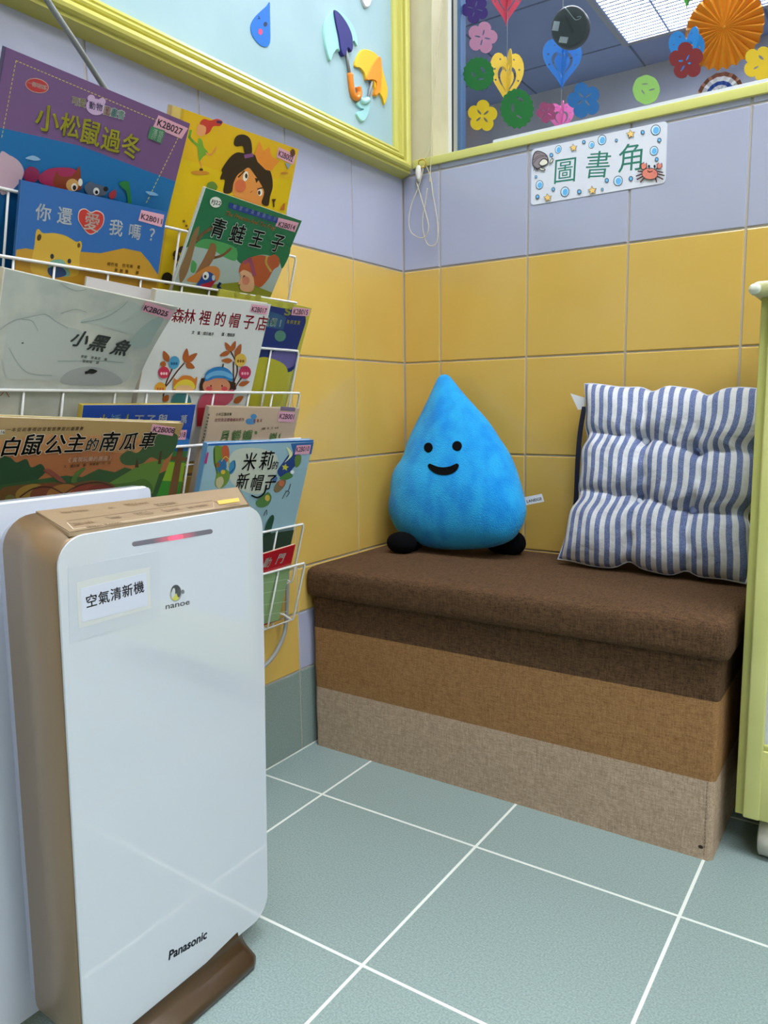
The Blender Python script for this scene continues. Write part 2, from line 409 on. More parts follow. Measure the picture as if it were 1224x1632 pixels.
for k in range(18): mb.box((-27.4, 192+3.1*k, 238.7), (91, 193.2+3.1*k, 239.3), lv)
for k in range(7): mb.box((-27.4+19.5*k, 191, 238.6), (-26.6+19.5*k, 247, 239.3), lv)
mb.build('louvre', t, (32, 219, 239))
# ------------------------------------------------------------------ display board on the left wall
t = thing('display_board', 'blue papered display board in a moulded yellow frame high on the left wall', 'display board', (0, -75, 116))
Z0, Z1, Y0, Y1 = 115.95, 205.0, -160.0, -.25
prof = [(0, 0), (2.5, .55), (2.55, 1.0), (2.95, 1.05), (3.3, 1.35), (3.45, 1.8), (3.3, 2.3), (2.9, 2.6), (2.3, 2.62), (2.25, 3.0), (2.6, 3.1), (2.75, 3.4), (2.6, 3.75), (2.1, 3.85), (1.9, 3.9), (1.9, 4.3), (2.1, 4.4), (2.0, 4.8), (1.5, 5.1), (1.0, 5.15), (.9, 5.3), (0, 5.3)]
rings = []
for (cy, cz, sy, sz) in ((Y1, Z0, -1, 1), (Y0, Z0, 1, 1), (Y0, Z1, 1, -1), (Y1, Z1, -1, -1), (Y1, Z0, -1, 1)):
    rings.append([(p[0], cy+sy*p[1], cz+sz*p[1]) for p in prof])
mb = MB(); mb.loft(rings, mat('yellow_frame_paint', '#cac465', .3, .5), True, False, False); mb.build('frame', t, (0, -75, 116))
mb = MB(); mb.box((.02, Y0+5, Z0+5), (1.0, Y1-5, Z1-5), vary(mat('pale_blue_paper', '#a4c2cb', .6, .25), '#a0bfc9', '#a9c6cf', 9, 3))
mb.build('backing_paper', t, (0, -75, 116))
BS = Surf((1.0, -80, 118), (1.0, 0, 118), (1.0, -80, 160), (1.0, 0, 160))
def bpx(pts, off): return [BS.px(x, y, off) for x, y in pts]
def slab(mb, surf, pts, o0, o1, m, rnd=0.0):
    lo = [surf.px(x, y, o0) for x, y in pts]; hi = [surf.px(x, y, o1-rnd) for x, y in pts]; n = len(pts)
    R = [lo, hi]
    if rnd:
        c = np.mean(np.array(hi), 0); R.append([np.array(p)+(c-np.array(p))/np.linalg.norm(c-np.array(p))*rnd*.8+surf.n*rnd for p in hi])
    mb.loft(R, m, True, True, bool(rnd))
# paper drop
mb = MB(); drop = smooth([(429, 4), (424, 10), (413, 20), (404, 30), (399, 41), (400, 53), (406, 64), (414, 72), (421, 75), (427, 73), (430, 65), (430, 45), (429.5, 20)], 4)
slab(mb, BS, drop, .01, .12, ink('#0a6fd0', .6)); a = Art(mb, BS, .13)
a.ell(422, 39, 3, 4, '#0b2350', 10); a.line([(411, 26), (413, 30), (410, 30)], 1.2, '#0b2350'); a.ell(414, 51, 3.4, 5, '#e0487c')
tag(mb.build('paper_droplet', None, BS.px(415, 45)), 'flat blue paper raindrop with a winking face on the pale blue board', 'paper decoration')
# umbrellas
def umbrella(label, panels, shaft, hook, cs, org):
    t = thing('foam_umbrella', label, 'decoration', org, 'foam umbrellas on the blue board')
    for nm, pts, c, o1 in panels:
        mb = MB(); slab(mb, BS, smooth(pts, 4), .01, o1, ink(c, .6), .2); mb.build(nm, t, org)
    mb = MB(); mb.tube([BS.px(*p, .35) for p in shaft], .3, ink('#8d8f90', .4)); mb.build('shaft', t, org)
    mb = MB(); P = smooth(hook, 5, False); mb.tube([BS.px(*p, .4) for p in P], .62, ink(cs, .35)); mb.build('handle', t, org)
umbrella('foam umbrella with a navy middle panel and orange handle on the blue board',
  [('canopy', [(528, 17), (517, 32), (514, 52), (516, 74), (523, 98), (527, 88), (534, 80), (541, 84), (549, 78), (556, 72), (562, 66), (567, 74), (566, 60), (560, 42), (548, 26), (537, 18)], '#a6ddd6', .5),
   ('canopy_panel', [(528, 18), (536, 22), (548, 38), (556, 56), (558, 74), (556, 84), (550, 78), (545, 91), (539, 84), (535, 60), (530, 36)], '#27277a', .8)],
  [(548, 76), (555, 119)], [(555, 118), (557, 138), (560, 152), (566, 157), (570, 150), (568, 139)], '#ee8a2c', BS.px(540, 70))
umbrella('smaller yellow foam umbrella with an orange panel and pale handle on the blue board',
  [('canopy', [(575, 80), (566, 94), (563, 106), (570, 108), (577, 116), (581, 128), (590, 126), (594, 140), (598, 155), (602, 150), (607, 157), (610, 168), (614, 158), (615, 142), (609, 118), (601, 92), (590, 82)], '#f2c32e', .5),
   ('canopy_panel', [(602, 92), (592, 100), (585, 113), (580, 128), (588, 128), (596, 134), (593, 153), (600, 150), (603, 140), (604, 118)], '#f39a2a', .8)],
  [(590, 131), (584, 160)], [(584, 160), (577, 163), (571, 160)], '#a9dfe2', BS.px(590, 120))
mb = MB(); slab(mb, BS, smooth([(572, -14), (590, -16), (589, 4), (584, 13), (577, 8)], 4), .01, .5, ink('#e9e4ea', .5), .2)
tag(mb.build('foam_cutout', None, BS.px(580, 0)), 'white foam cut-out at the top edge of the blue board', 'decoration')
mb = MB(); slab(mb, BS, smooth([(578, 176), (571, 172), (566, 165), (571, 160), (577, 164), (584, 160), (587, 170), (584, 184), (577, 194), (570, 190), (566, 180)], 4), .01, .45, ink('#a9dfe2', .35), .15)
tag(mb.build('foam_heart', None, BS.px(576, 178)), 'pale turquoise foam drop below the yellow umbrella', 'decoration')
# power cable
gc = mat('grey_cable', '#8b8f8e', .45, .4)
mb = MB(); cp = [X(7, 45, -50), X(6.2, 75, 0), X(5.5, 120, 68), X(4.0, 160, 130), X(2.5, 215, 215), X(1.6, 263, 293), X(1.2, 340, 460), X(1.2, 410, 650), X(1.3, 448, 780), X(1.3, 457, 850), X(1.4, 458, 930), X(2.2, 455, 1000), X(3.6, 442, 1035), X(5, 425, 1058), X(7, 390, 1085), X(9, 330, 1110)]
mb.tube(smooth(cp, 6, False), .38, gc, 8)
tag(mb.build('power_cable', None, cp[9]), 'grey power cable hanging behind the wire book rack', 'cable')
# blind cord
cm_ = mat('cream_cord', '#cfc6a4', .7, .2)
t = thing('blind_cord', 'cream blind cord looped on a hook in the window corner', 'cord', Y(-.5, 668, 268))
og = Y(-.5, 668, 268)
def cordline(mb, pts, y, r=.1): mb.tube(smooth([Y(y, *p) for p in pts], 6, False), r, cm_, 6)
mb = MB()
cordline(mb, [(709, -30), (699, 60), (690, 190), (686, 270), (685, 290)], -1.4); cordline(mb, [(692, -30), (688, 20), (688, 205), (678, 254)], -1.6)
cordline(mb, [(675, 264), (671, 285), (664, 305), (656, 325), (651.5, 348), (654, 368), (664, 377), (674, 379), (680, 374), (683, 360), (678, 338), (669, 308), (664, 290), (663, 276)], -1.2)
cordline(mb, [(678, 262), (686, 282), (690, 310), (696, 345), (698, 372), (695, 388), (688, 392), (680, 387), (674, 366), (674, 345), (678, 322), (681, 300)], -1.0)
mb.build('cord_loop', t, og)
mb = MB(); mb.tube(smooth([Y(-1.3, 667, 262), Y(-1.6, 668, 256), Y(-1.6, 675, 254), Y(-1.4, 679, 259), Y(-1.2, 677, 266), Y(-1.2, 671, 267)], 5, False), .16, mat('brass_hook', '#c9a93e', .35)); mb.build('hook', t, og)
mb = MB(); c0 = Y(-1.2, 667, 277)
mb.tube([c0+np.array([0, 0, z]) for z in (1.7, 1.5, .9, 0, -.9, -1.4, -1.6)], [.25, .45, .62, .68, .55, .38, .2], mat('white_plastic', '#d9d6cf', .4), 12); mb.build('pull_weight', t, og)
# ------------------------------------------------------------------ sign card
S_ = Surf(Y(-.12, 846, 328), Y(-.12, 1061, 292), Y(-.12, 848.5, 240), Y(-.12, 1065, 191.5))
sg0 = (30.2, 106.0); mb = MB()
def rrect(w, h, r, n=5):
    P = []
    for cx, cy, a in ((w-r, h-r, 0), (r, h-r, 90), (r, r, 180), (w-r, r, 270)):
        for k in range(n+1): t_ = math.radians(a+90*k/n); P.append((cx+r*math.cos(t_), cy+r*math.sin(t_)))
    return P
SW, SH = 25.85, 10.55
P = rrect(SW, SH, .7); mb.loft([[(sg0[0]+x, .02, sg0[1]+y) for x, y in P], [(sg0[0]+x, -.12, sg0[1]+y) for x, y in P]], mat('laminated_card', '#d9dbe6', .22, .5), True, True, False)
a = Art(mb, Surf((sg0[0], -.12, sg0[1]), (sg0[0]+SW, -.12, sg0[1]), (sg0[0], -.12, sg0[1]+SH), (sg0[0]+SW, -.12, sg0[1]+SH)), .008, .003)
def zx(x, y): return (820+x/4.371, 170+y/4.371)
for i, (ch, x0, x1, yb0, yb1, h) in enumerate((('圖', 272, 424, 540, 520, 38), ('書', 488, 652, 500, 492, 40), ('角', 722, 880, 462, 440, 42))):
    a.text(ch, zx(x0, yb0), zx(x1, yb1), h, '#2f7a68', .004)
for x, y, rx, ry in ((305, 298, 22, 30), (610, 232, 30, 37), (537, 266, 20, 26), (984, 163, 34, 38), (972, 308, 29, 34), (722, 517, 32, 36), (352, 593, 30, 36), (175, 545, 26, 32)):
    p = zx(x, y); a.ell(*p, rx/4.37, ry/4.37, '#2b4157', 15); a.ell(*p, rx/4.37*.86, ry/4.37*.86, '#cfe3f2', 15); a.ell(p[0]+.6, p[1]+.6, rx/4.37*.62, ry/4.37*.66, '#69b3e8', 15)
for x, y, r in ((258, 338, 13), (484, 247, 12), (711, 235, 10), (894, 180, 14), (1010, 234, 14), (992, 368, 13), (812, 502, 15), (644, 514, 14), (613, 577, 9), (453, 594, 15), (272, 576, 12), (162, 629, 14), (152, 489, 9)):
    p = zx(x, y); a.ell(*p, r/4.37, r/4.37*1.15, '#2b4157'); a.ell(*p, r/4.37*.65, r/4.37*.8, '#6fb6e4')
for x, y, r in ((413, 288, 30), (811, 192, 34), (544, 585, 34), (234, 636, 32)):
    p = zx(x, y); a.star(*p, r/4.37, '#4a3a2c', -8); a.star(*p, r/4.37*.84, '#f0c878', -8)
# hermit crab
a.blob([zx(*q) for q in ((125, 400), (130, 345), (150, 312), (185, 312), (225, 335), (240, 372), (235, 400), (200, 420), (165, 440), (140, 425))], '#3d3638', 4)
a.blob([zx(*q) for q in ((131, 398), (136, 350), (153, 319), (184, 319), (220, 340), (232, 372), (225, 398), (195, 412), (165, 430), (145, 418))], '#8d7f86', 4)
for q in (((135, 372), (180, 340), (232, 352)), ((133, 398), (165, 360), (228, 340)), ((150, 325), (180, 328))): a.curve([zx(*p) for p in q], 1.0, '#5d5055', 4)
a.blob([zx(*q) for q in ((172, 395), (200, 362), (232, 372), (236, 400), (205, 418), (182, 415))], '#3d3638', 4); a.blob([zx(*q) for q in ((178, 394), (202, 369), (227, 377), (230, 397), (204, 410), (186, 408))], '#e4e0cf', 4)
a.blob([zx(*q) for q in ((245, 392), (262, 362), (274, 366), (268, 386), (252, 398))], '#3d3638', 4); a.blob([zx(*q) for q in ((250, 390), (263, 368), (269, 370), (264, 384), (254, 392))], '#e4e0cf', 4)
a.blob([zx(*q) for q in ((172, 425), (195, 430), (218, 436), (212, 448), (185, 446))], '#3d3638', 4); a.blob([zx(*q) for q in ((180, 430), (196, 434), (211, 438), (206, 443), (188, 442))], '#e4e0cf', 4)
for q in (((142, 425), (138, 448)), ((156, 432), (152, 454)), ((166, 434), (164, 452))): a.line([zx(*p) for p in q], 1.0, '#3d3638')
# crab
for q in (((895, 455), (862, 452)), ((893, 470), (850, 486)), ((895, 488), (856, 510)), ((905, 500), (880, 528)), ((1000, 455), (1035, 460)), ((1002, 470), (1045, 482)), ((998, 488), (1036, 508)), ((985, 500), (992, 528))):
    a.line([zx(*p) for p in q], 2.0, '#4b2b2b')
for q in (((905, 440), (898, 415)), ((990, 440), (1005, 415))): a.line([zx(*p) for p in q], 1.6, '#4b2b2b')
a.ell(*zx(945, 470), 13, 9.6, '#4b2b2b', 3); a.ell(*zx(945, 470), 12, 8.6, '#dc8271', 3)
for q in ([(885, 440), (880, 405), (905, 386), (908, 405), (924, 392), (928, 425), (905, 445)], [(995, 432), (992, 402), (1008, 392), (1014, 408), (1030, 392), (1034, 420), (1012, 440)]):
    a.poly([zx(*p) for p in q], '#4b2b2b'); c = np.mean(np.array(q), 0); a.poly([zx(*(c+(np.array(p)-c)*.78)) for p in q], '#dc8271')
for x in (940, 979): a.ell(*zx(x, 418), 1.8, 2.4, '#222831'); a.line([zx(x, 425), zx(x+3, 438)], 1, '#222831')
a.curve([zx(930, 448), zx(945, 458), zx(965, 450)], 1.0, '#4b2b2b'); a.ell(*zx(982, 462), 1.6, 1.3, '#e8607a')
tag(mb.build('sign_card', None, (43, 0, 111)), 'white laminated sign card with green lettering, bubbles, stars and a crab below the window', 'sign')

# ================================================================== STORAGE BENCH
brown = weave('dark_brown_linen', '#36271b', '#6d5139'); tan = weave('tan_linen', '#7d5937', '#ac8357'); beige = weave('beige_linen', '#957f69', '#c8b099')
og = (38, -18, 0)
bench = thing('storage_bench', 'brown, tan and beige banded linen storage bench with a padded lid in the tiled corner', 'bench', og)
BX0, BX1, BY0, BY1 = 1.0, 75.2, -36.2, -1.2
def ring(x0, x1, y0, y1, z, r, n=6):
    P = []
    for cx, cy, a in ((x1-r, y1-r, 0), (x0+r, y1-r, 90), (x0+r, y0+r, 180), (x1-r, y0+r, 270)):
        for k in range(n+1): t_ = math.radians(a+90*k/n); P.append((cx+r*math.cos(t_), cy+r*math.sin(t_), z))
    return P
def band(z0, z1, m, name, lab):
    mb = MB(); zs = np.linspace(z0, z1, 4)
    rr = []
    for z in zs:
        e = .12*math.sin(z*.9)
        rr.append(ring(BX0-e*.4, BX1+e*.4, BY0-e*.4, BY1, z, .9))
    mb.loft(rr, m, True, True); o = mb.build(name, bench, og); o['label'] = lab
band(0.0, 12.25, beige, 'lower_band', 'beige linen band'); band(12.25, 24.4, tan, 'middle_band', 'tan linen band'); band(24.4, 31.5, brown, 'upper_band', 'dark brown linen band')
mb = MB()
rows = []
for z, e, r in ((31.0, .6, 1.0), (30.85, .15, 1.2), (31.05, -.05, 1.2), (32, -.15, 1.3), (34.4, -.15, 1.3), (35.5, -.02, 1.3), (36.1, .35, 1.4), (36.42, 1.0, 1.5), (36.5, 2.2, 1.6), (36.55, 6, 2.5), (36.6, 12, 3)):
    rows.append(ring(.35+e, 76.2-e, -37.2+e, -.4-e, z, r))
mb.loft(rows, brown, True, True); mb.build('lid', bench, og)
mb = MB(); st = mat('brown_thread', '#6f5d48', .8)
for z in np.arange(.8, 12, .55): mb.tube([(BX1-1.1, BY0-.03, z), (BX1-1.1, BY0-.03, z+.3)], .05, st, 5)
mb.ball((BX1-1.6, BY0-.02, 1.9), (.35, 0, 0), (0, .06, 0), (0, 0, .28), mat('dark_hole', '#2a2018', .9), 10, 6)
mb.build('corner_seam', bench, og)
# ================================================================== PLUSH DROP
fur = mat('blue_plush', '#149aea', .85, .2, sheen=.15); vary(fur, '#0d8be2', '#26a8ec', 26, 5, (1, 1, .6), bump=.9, bscale=420, dist=.0025, lo=.35, hi=.62)
blackf = mat('black_plush', '#08090c', .95, .1)
pz = lambda x, y: (600+x/4.08, 580+y/4.08)
outl = [(435, 68), (415, 80), (400, 105), (372, 170), (345, 232), (308, 312), (270, 392), (243, 450), (220, 510), (198, 585), (178, 632), (142, 685), (120, 745), (113, 810), (110, 865), (99, 925), (103, 985), (125, 1045), (165, 1105), (225, 1150), (290, 1178), (370, 1198), (450, 1206), (530, 1208), (610, 1206), (690, 1200), (760, 1190), (850, 1160), (905, 1115), (945, 1050), (965, 985), (968, 925), (950, 840), (930, 760), (905, 680), (875, 605), (840, 540), (800, 482), (765, 425), (720, 362), (665, 300), (610, 240), (550, 172), (500, 108), (468, 74)]
PB = np.array(Z(36.6, *pz(520, 1190))); pn0 = np.array([RT[0]*0-.10, -1, .0]); pn0 /= np.linalg.norm(pn0)
PB[1] = -13.0; PB = on(1, -13.0, *pz(520, 1190))
tp = on(1, -3.6, *pz(435, 68)); upv = tp-PB; upv -= 0
ex = np.array([.97, -.05, 0.0]); ex /= np.linalg.norm(ex)
upv = upv - ex*(upv@ex); upv /= np.linalg.norm(upv)
PS = Surf(PB-ex*20, PB+ex*20, PB-ex*20+upv*40, PB+ex*20+upv*40)
O2 = np.array([PS.hit(*pz(*q)) for q in outl])*40-np.array([20, 0])       # cm in the plush's own plane
O2 = np.array(smooth(O2.tolist(), 3))
og = tuple(PB)
plush = thing('plush_cushion', 'blue teardrop plush with a smiling face and black feet sitting on the brown bench', 'plush toy', og)
cen = np.array([O2[:, 0].mean()*.7+.3*(-1), 14.0])
def prof_t(t): return math.sqrt(max(0, 1-t**2.6))
def pl_at(x, y, d): return PB+ex*x+upv*y+PS.n*d
def pl_depth(p):
    q = np.array(p)-cen; ang = math.atan2(q[1], q[0]); A = np.arctan2(O2[:, 1]-cen[1], O2[:, 0]-cen[0])
    R = np.hypot(O2[:, 0]-cen[0], O2[:, 1]-cen[1]); i = np.argsort(A)
    rad = np.interp(ang, A[i], R[i], period=2*math.pi); t = min(1, np.hypot(*q)/rad)
    return 6.8*prof_t(t)*(1-.45*max(0, min(1, (p[1]-12)/24)))
mb = MB(); rings = []
for side in (1, -1):
    ts = [1, .985, .95, .88, .78, .66, .54, .42, .3, .18, .06]
    if side == -1: ts = ts[1:]
    rr = []
    for t in ts:
        q = []
        for p in O2:
            x, y = cen+(p-cen)*t; q.append(pl_at(x, y, side*pl_depth((x, y))*(1 if side == 1 else .72)))
        rr.append(q)
    if side == 1: rr1 = rr
    else: rr = rr[::-1]; rings = rr+rr1
mb.loft(rings, fur, True, True); ob = mb.build('body', plush, og)
def on_face(pts, off=.06):
    out = []
    for x, y in pts:
        u, v = PS.hit(x, y); p = np.array([u*40-20, v*40])
        for _ in range(8):      # where the ray meets the inflated front
            d = pl_depth(p)+off; P3 = pl_at(p[0], p[1], d); dd = ray(x, y)
            # intersect the ray with the plane at that depth
            s_ = ((PB+PS.n*d-CAM)@PS.n)/(dd@PS.n); H = CAM+dd*s_; p = np.array([(H-PB)@ex, (H-PB)@upv])
        out.append(pl_at(p[0], p[1], pl_depth(p)+off))
    return out
felt = mat('black_felt', '#07080b', .9, .1); rim = mat('blue_stitch', '#5fb9ef', .8)
def patch(name, pts, dk=felt):
    mb = MB(); c = np.mean(np.array(pts), 0); n = len(pts)
    lo = on_face(pts, -.1); hi = on_face(pts, .12); mid = on_face([tuple(c+(np.array(p)-c)*.8) for p in pts], .2)
    mb.loft([lo, hi, mid], dk, True, True, True); mb.build(name, plush, og)
for cx, cy in ((337, 543), (524, 533)):
    patch('eye', [pz(cx+(29 if cx < 400 else 32)*math.cos(t_), cy+32*math.sin(t_)) for t_ in np.linspace(0, 2*math.pi, 20, endpoint=False)])
mo = smooth([(333, 660), (345, 648), (362, 654), (395, 667), (434, 672), (475, 666), (508, 652), (524, 647), (536, 660), (526, 685), (500, 708), (465, 720), (432, 722), (395, 716), (362, 698), (340, 677)], 3)
mb = MB(); lo, hi = on_face([pz(*p) for p in mo], -.1), on_face([pz(*p) for p in mo], .15)
mb.loft([lo, hi], felt, True, True, True); mb.build('mouth', plush, og)
zt = 36.75
for lobes in ([((640, 865), 3.3, 2.3, 2.3), ((655, 864), 2.6, 2.2, 1.9)], [((798, 868), 3.2, 2.0, 1.75), ((816, 865), 2.9, 2.0, 2.6), ((806, 869), 2.9, 2.0, 1.9)]):
    mb = MB()
    for (px_, py_), rx, ry, rz in lobes:
        c = Z(zt+rz*.85, px_, py_); mb.ball(c, ex*rx, np.array([.2, 1, 0])*ry, (0, 0, rz), blackf)
    mb.build('foot', plush, og)
mb = MB(); tg = [on(1, -8.0, *pz(*q)) for q in ((958, 868), (1075, 845), (1090, 895), (968, 920))]
tb = [p+np.array([-.05, .14, 0]) for p in tg]; mb.loft([tb, tg], mat('white_satin', '#dfe2e6', .5), True, True, False)
a = Art(mb, Surf(tg[3], tg[2], tg[0], tg[1]), .01); a.text('LANEIGE', pz(980, 904), pz(1076, 884), 4.6, '#26303c', .02, run=True)
o = mb.build('brand_tag', plush, og); o.name = 'fabric_tag'; o['label'] = 'white fabric tag with dark letters'
# ================================================================== STRIPED CUSHION
sm = mat('striped_cotton', '#dcdfe6', .9, .15); nt = sm.node_tree; L = nt.links; PR = nt.nodes['Principled BSDF']
uvn = nt.nodes.new('ShaderNodeUVMap'); uvn.uv_map = 'UVMap'; sx = nt.nodes.new('ShaderNodeSeparateXYZ'); L.new(uvn.outputs[0], sx.inputs[0])
mu = nt.nodes.new('ShaderNodeMath'); mu.operation = 'MULTIPLY'; mu.inputs[1].default_value = 17.5; L.new(sx.outputs[0], mu.inputs[0])
frn = nt.nodes.new('ShaderNodeMath'); frn.operation = 'FRACT'; L.new(mu.outputs[0], frn.inputs[0])
gt = nt.nodes.new('ShaderNodeMath'); gt.operation = 'GREATER_THAN'; gt.inputs[1].default_value = .5; L.new(frn.outputs[0], gt.inputs[0])
tc = nt.nodes.new('ShaderNodeTexCoord'); nz = nt.nodes.new('ShaderNodeTexNoise'); nz.inputs['Scale'].default_value = 700; nz.inputs['Detail'].default_value = 2; L.new(tc.outputs['Object'], nz.inputs[0])
cb = nt.nodes.new('ShaderNodeValToRGB'); cb.color_ramp.elements[0].color = (*lin('#50608f'), 1); cb.color_ramp.elements[1].color = (*lin('#8490b8'), 1); cb.color_ramp.elements[0].position = .3; cb.color_ramp.elements[1].position = .7
L.new(nz.outputs['Fac'], cb.inputs[0])
mxc = nt.nodes.new('ShaderNodeMix'); mxc.data_type = 'RGBA'; L.new(gt.outputs[0], mxc.inputs[0]); L.new(cb.outputs[0], mxc.inputs[6]); mxc.inputs[7].default_value = (*lin('#d3d5da'), 1)
L.new(mxc.outputs[2], PR.inputs['Base Color'])
n3 = nt.nodes.new('ShaderNodeTexNoise'); n3.inputs['Scale'].default_value = 38; n3.inputs['Detail'].default_value = 3; L.new(tc.outputs['Object'], n3.inputs[0])
bp = nt.nodes.new('ShaderNodeBump'); bp.inputs['Strength'].default_value = .6; bp.inputs['Distance'].default_value = .008; L.new(n3.outputs['Fac'], bp.inputs['Height']); L.new(bp.outputs[0], PR.inputs['Normal'])
bl, br_, tl = Y(-12.2, 889, 893), np.array([74.6, -13.8, 37.2]), Y(-3.6, 934, 614)
tr_ = np.array([75.6, -5.2, 68.6])
CS = Surf(bl, br_, tl, tr_)
og = tuple((bl+br_)/2)
cush = thing('seat_cushion', 'blue and white striped buttoned seat cushion leaning on the tiled wall', 'cushion', og)
navy = mat('navy_cotton', '#161b33', .85)
NU, NV = 110, 110
BT = [(.41, .695), (.705, .675), (.42, .36), (.715, .345)]
def cu_xy(u, v):
    # scalloped outline: the seams pull in at the tufting lines
    iu = .03*(math.exp(-((v-.69)/.05)**2)+math.exp(-((v-.35)/.05)**2)); iv = .034*(math.exp(-((u-.41)/.05)**2)+math.exp(-((u-.71)/.05)**2))
    return u+iu*(1-2*u)+.05*math.sin(math.pi*v)*(1-u)**2+.008*math.sin(17*v), v+iv*(1-2*v)+.008*math.sin(15*u+1)
def cu_h(u, v):
    e = max(0, (1-abs(2*u-1)**3.2)*(1-abs(2*v-1)**3.2))**.5
    lu = .41+.02*(v-.5); lu2 = .71+.01*(v-.5)
    e = max(0, (1-abs(2*u-1)**5)*(1-abs(2*v-1)**5))**.5
    def cell(x, ed):
        for a_, b_ in zip(ed[:-1], ed[1:]):
            if x <= b_ or b_ == ed[-1]: t_ = min(1, max(0, (x-a_)/(b_-a_))); return (1-abs(2*t_-1)**2.4)**.6
    vv = v+.05*(u-.5)-.02*math.sin(6*u)
    uu = u+.03*(v-.5)+.012*math.sin(9*v)
    fa, fb = cell(uu, (-.12, .41, .71, 1.12)), cell(vv, (-.1, .365, .685, 1.1))
    h = e*(.5+1.15*fa+1.75*fb)
    for bu, bv in BT: h -= .9*e*math.exp(-((u-bu)**2+(v-bv)**2)/.0018)
    h += .22*e*math.sin(46*u+6*math.sin(9*v))*(1-fb)+.15*e*math.sin(50*v+5*math.sin(8*u))*(1-fa)
    h += .14*math.sin(31*u+9*v)*e*abs(math.sin(13*v+2))+.12*math.sin(23*v-11*u)*e
    return max(h, 0.05)
mb = MB(); V = []; UVs = []; fs = []
for i in range(NU+1):
    for j in range(NV+1):
        u, v = i/NU, j/NV; uu, vv = cu_xy(u, v); V.append(CS.at(uu, vv, cu_h(u, v)*1.25)); UVs.append((u+.02*math.sin(4*v)*(1-v), v))
for i in range(NU):
    for j in range(NV): a0 = i*(NV+1)+j; fs.append([a0, a0+NV+1, a0+NV+2, a0+1])
mb.add(V, fs, sm, True); mb.uv = UVs; mb.build('striped_cover', cush, og)['label'] = 'blue and white striped front'
mb = MB(); V = []
for i in range(NU+1):
    for j in range(NV+1):
        u, v = i/NU, j/NV; uu, vv = cu_xy(u, v); V.append(CS.at(uu, vv, -cu_h(u, v)*.9+.02))
mb.add(V, fs, navy, True); mb.build('navy_back', cush, og)['label'] = 'plain navy back'
mb = MB(); bd = [CS.at(*cu_xy(u, v), .05) for u, v in [(k/40, 0) for k in range(40)]+[(1, k/40) for k in range(40)]+[(1-k/40, 1) for k in range(40)]+[(0, 1-k/40) for k in range(40)]]
mb.tube(bd, .16, mat('pale_piping', '#c9cede', .8), 6, True); mb.build('piping', cush, og)
for bu, bv in BT:
    mb = MB(); c = CS.at(bu, bv, cu_h(bu, bv)*1.25+.5); ax_ = (CS.br-CS.bl)/np.linalg.norm(CS.br-CS.bl); ay_ = (CS.tl-CS.bl)/np.linalg.norm(CS.tl-CS.bl)
    mb.ball(c, ax_*.75, ay_*.75, CS.n*.3, mat('button_cloth', '#8c9ac2' if bu > .5 else '#c3cadb', .85) if False else (ink('#8391bd', .8) if bu > .5 else ink('#cfd5e2', .8)), 16, 8)
    mb.build('button', cush, og)
mb = MB(); tp_ = smooth([Y(-4.6, *p) for p in ((931, 648), (924, 690), (920, 740), (918, 790), (914, 840))], 5, False)
wv = np.array([.75, -.35, 0]); mb.loft([[p-wv*.7, p+wv*.7, p+wv*.7+np.array([.05, .15, 0]), p-wv*.7+np.array([.05, .15, 0])] for p in tp_], navy, True, True, False); mb.build('tie', cush, og)['label'] = 'navy ribbon tie'
mb = MB(); q = [Y(-3.9, *p) for p in ((909, 627), (932, 634), (931, 652), (921, 653))]; mb.loft([q, [p+np.array([0, .12, 0]) for p in q]], mat('white_satin', '#dfe2e6', .5), True, True, False)
mb.build('care_label', cush, og)
# ================================================================== YELLOW CABINET
og = (100, -20, 0)
cab = thing('rolling_shelf', 'yellow green painted shelf unit on castors at the right edge beside the bench', 'shelf unit', og)
pal = vary(mat('pale_yellow_green_paint', '#cfcf82', .4, .4), '#c9ca7c', '#d5d48a', 9, 3)
pal2 = mat('darker_yellow_green_paint', '#bcbc6c', .45, .4)
CX, CY = 77.35, -33.0
mb = MB(); mb.box((CX, CY+.9, 6.5), (CX+1.6, -6, 80.6), pal2, .12); mb.build('side_panel', cab, og)
mb = MB(); mb.box((CX+1.15, CY, 6.5), (CX+3.4, CY+1.9, 80.4), pal, .25); mb.box((CX+3.3, CY+.12, 6.55), (127, CY+1.85, 17.2), pal, .2)
mb.box((CX+3.3, CY+.12, 77.5), (127, CY+1.85, 80.35), pal, .2); mb.box((CX+3.2, CY+.35, 17.0), (127, CY+1.8, 18.0), pal2, .15); mb.build('front_frame', cab, og)
mb = MB(); mb.box((CX+3.2, CY+.9, 18), (127, CY+1.7, 77.5), mat('white_board', '#cdd2de', .35)); mb.build('white_panel', cab, og)
mb = MB(); mb.box((CX+1.7, -8, 6.6), (126.9, -6.1, 80.4), pal2); mb.box((CX+1.7, CY+2.0, 6.6), (125.3, -8.1, 8), pal2); mb.box((125.4, CY+2, 6.6), (126.9, -8.1, 80.4), pal2); mb.build('carcass', cab, og)
mb = MB(); mb.box((CX-1.0, CY-1.3, 80.6), (128, -5, 82.6), vary(mat('cream_yellow_top', '#c6c38d', .3, .5), '#c2bf88', '#cac792', 9, 2), .75); mb.build('top_board', cab, og)
mb = MB(); cl = mat('clear_plastic', '#d8dccb', .12, .6); mb.box((CX-1.35, CY-1.6, 80.9), (CX+.3, CY+1.2, 82.3), cl, .6)
mb.build('corner_guard', cab, og)['label'] = 'clear plastic corner guard'
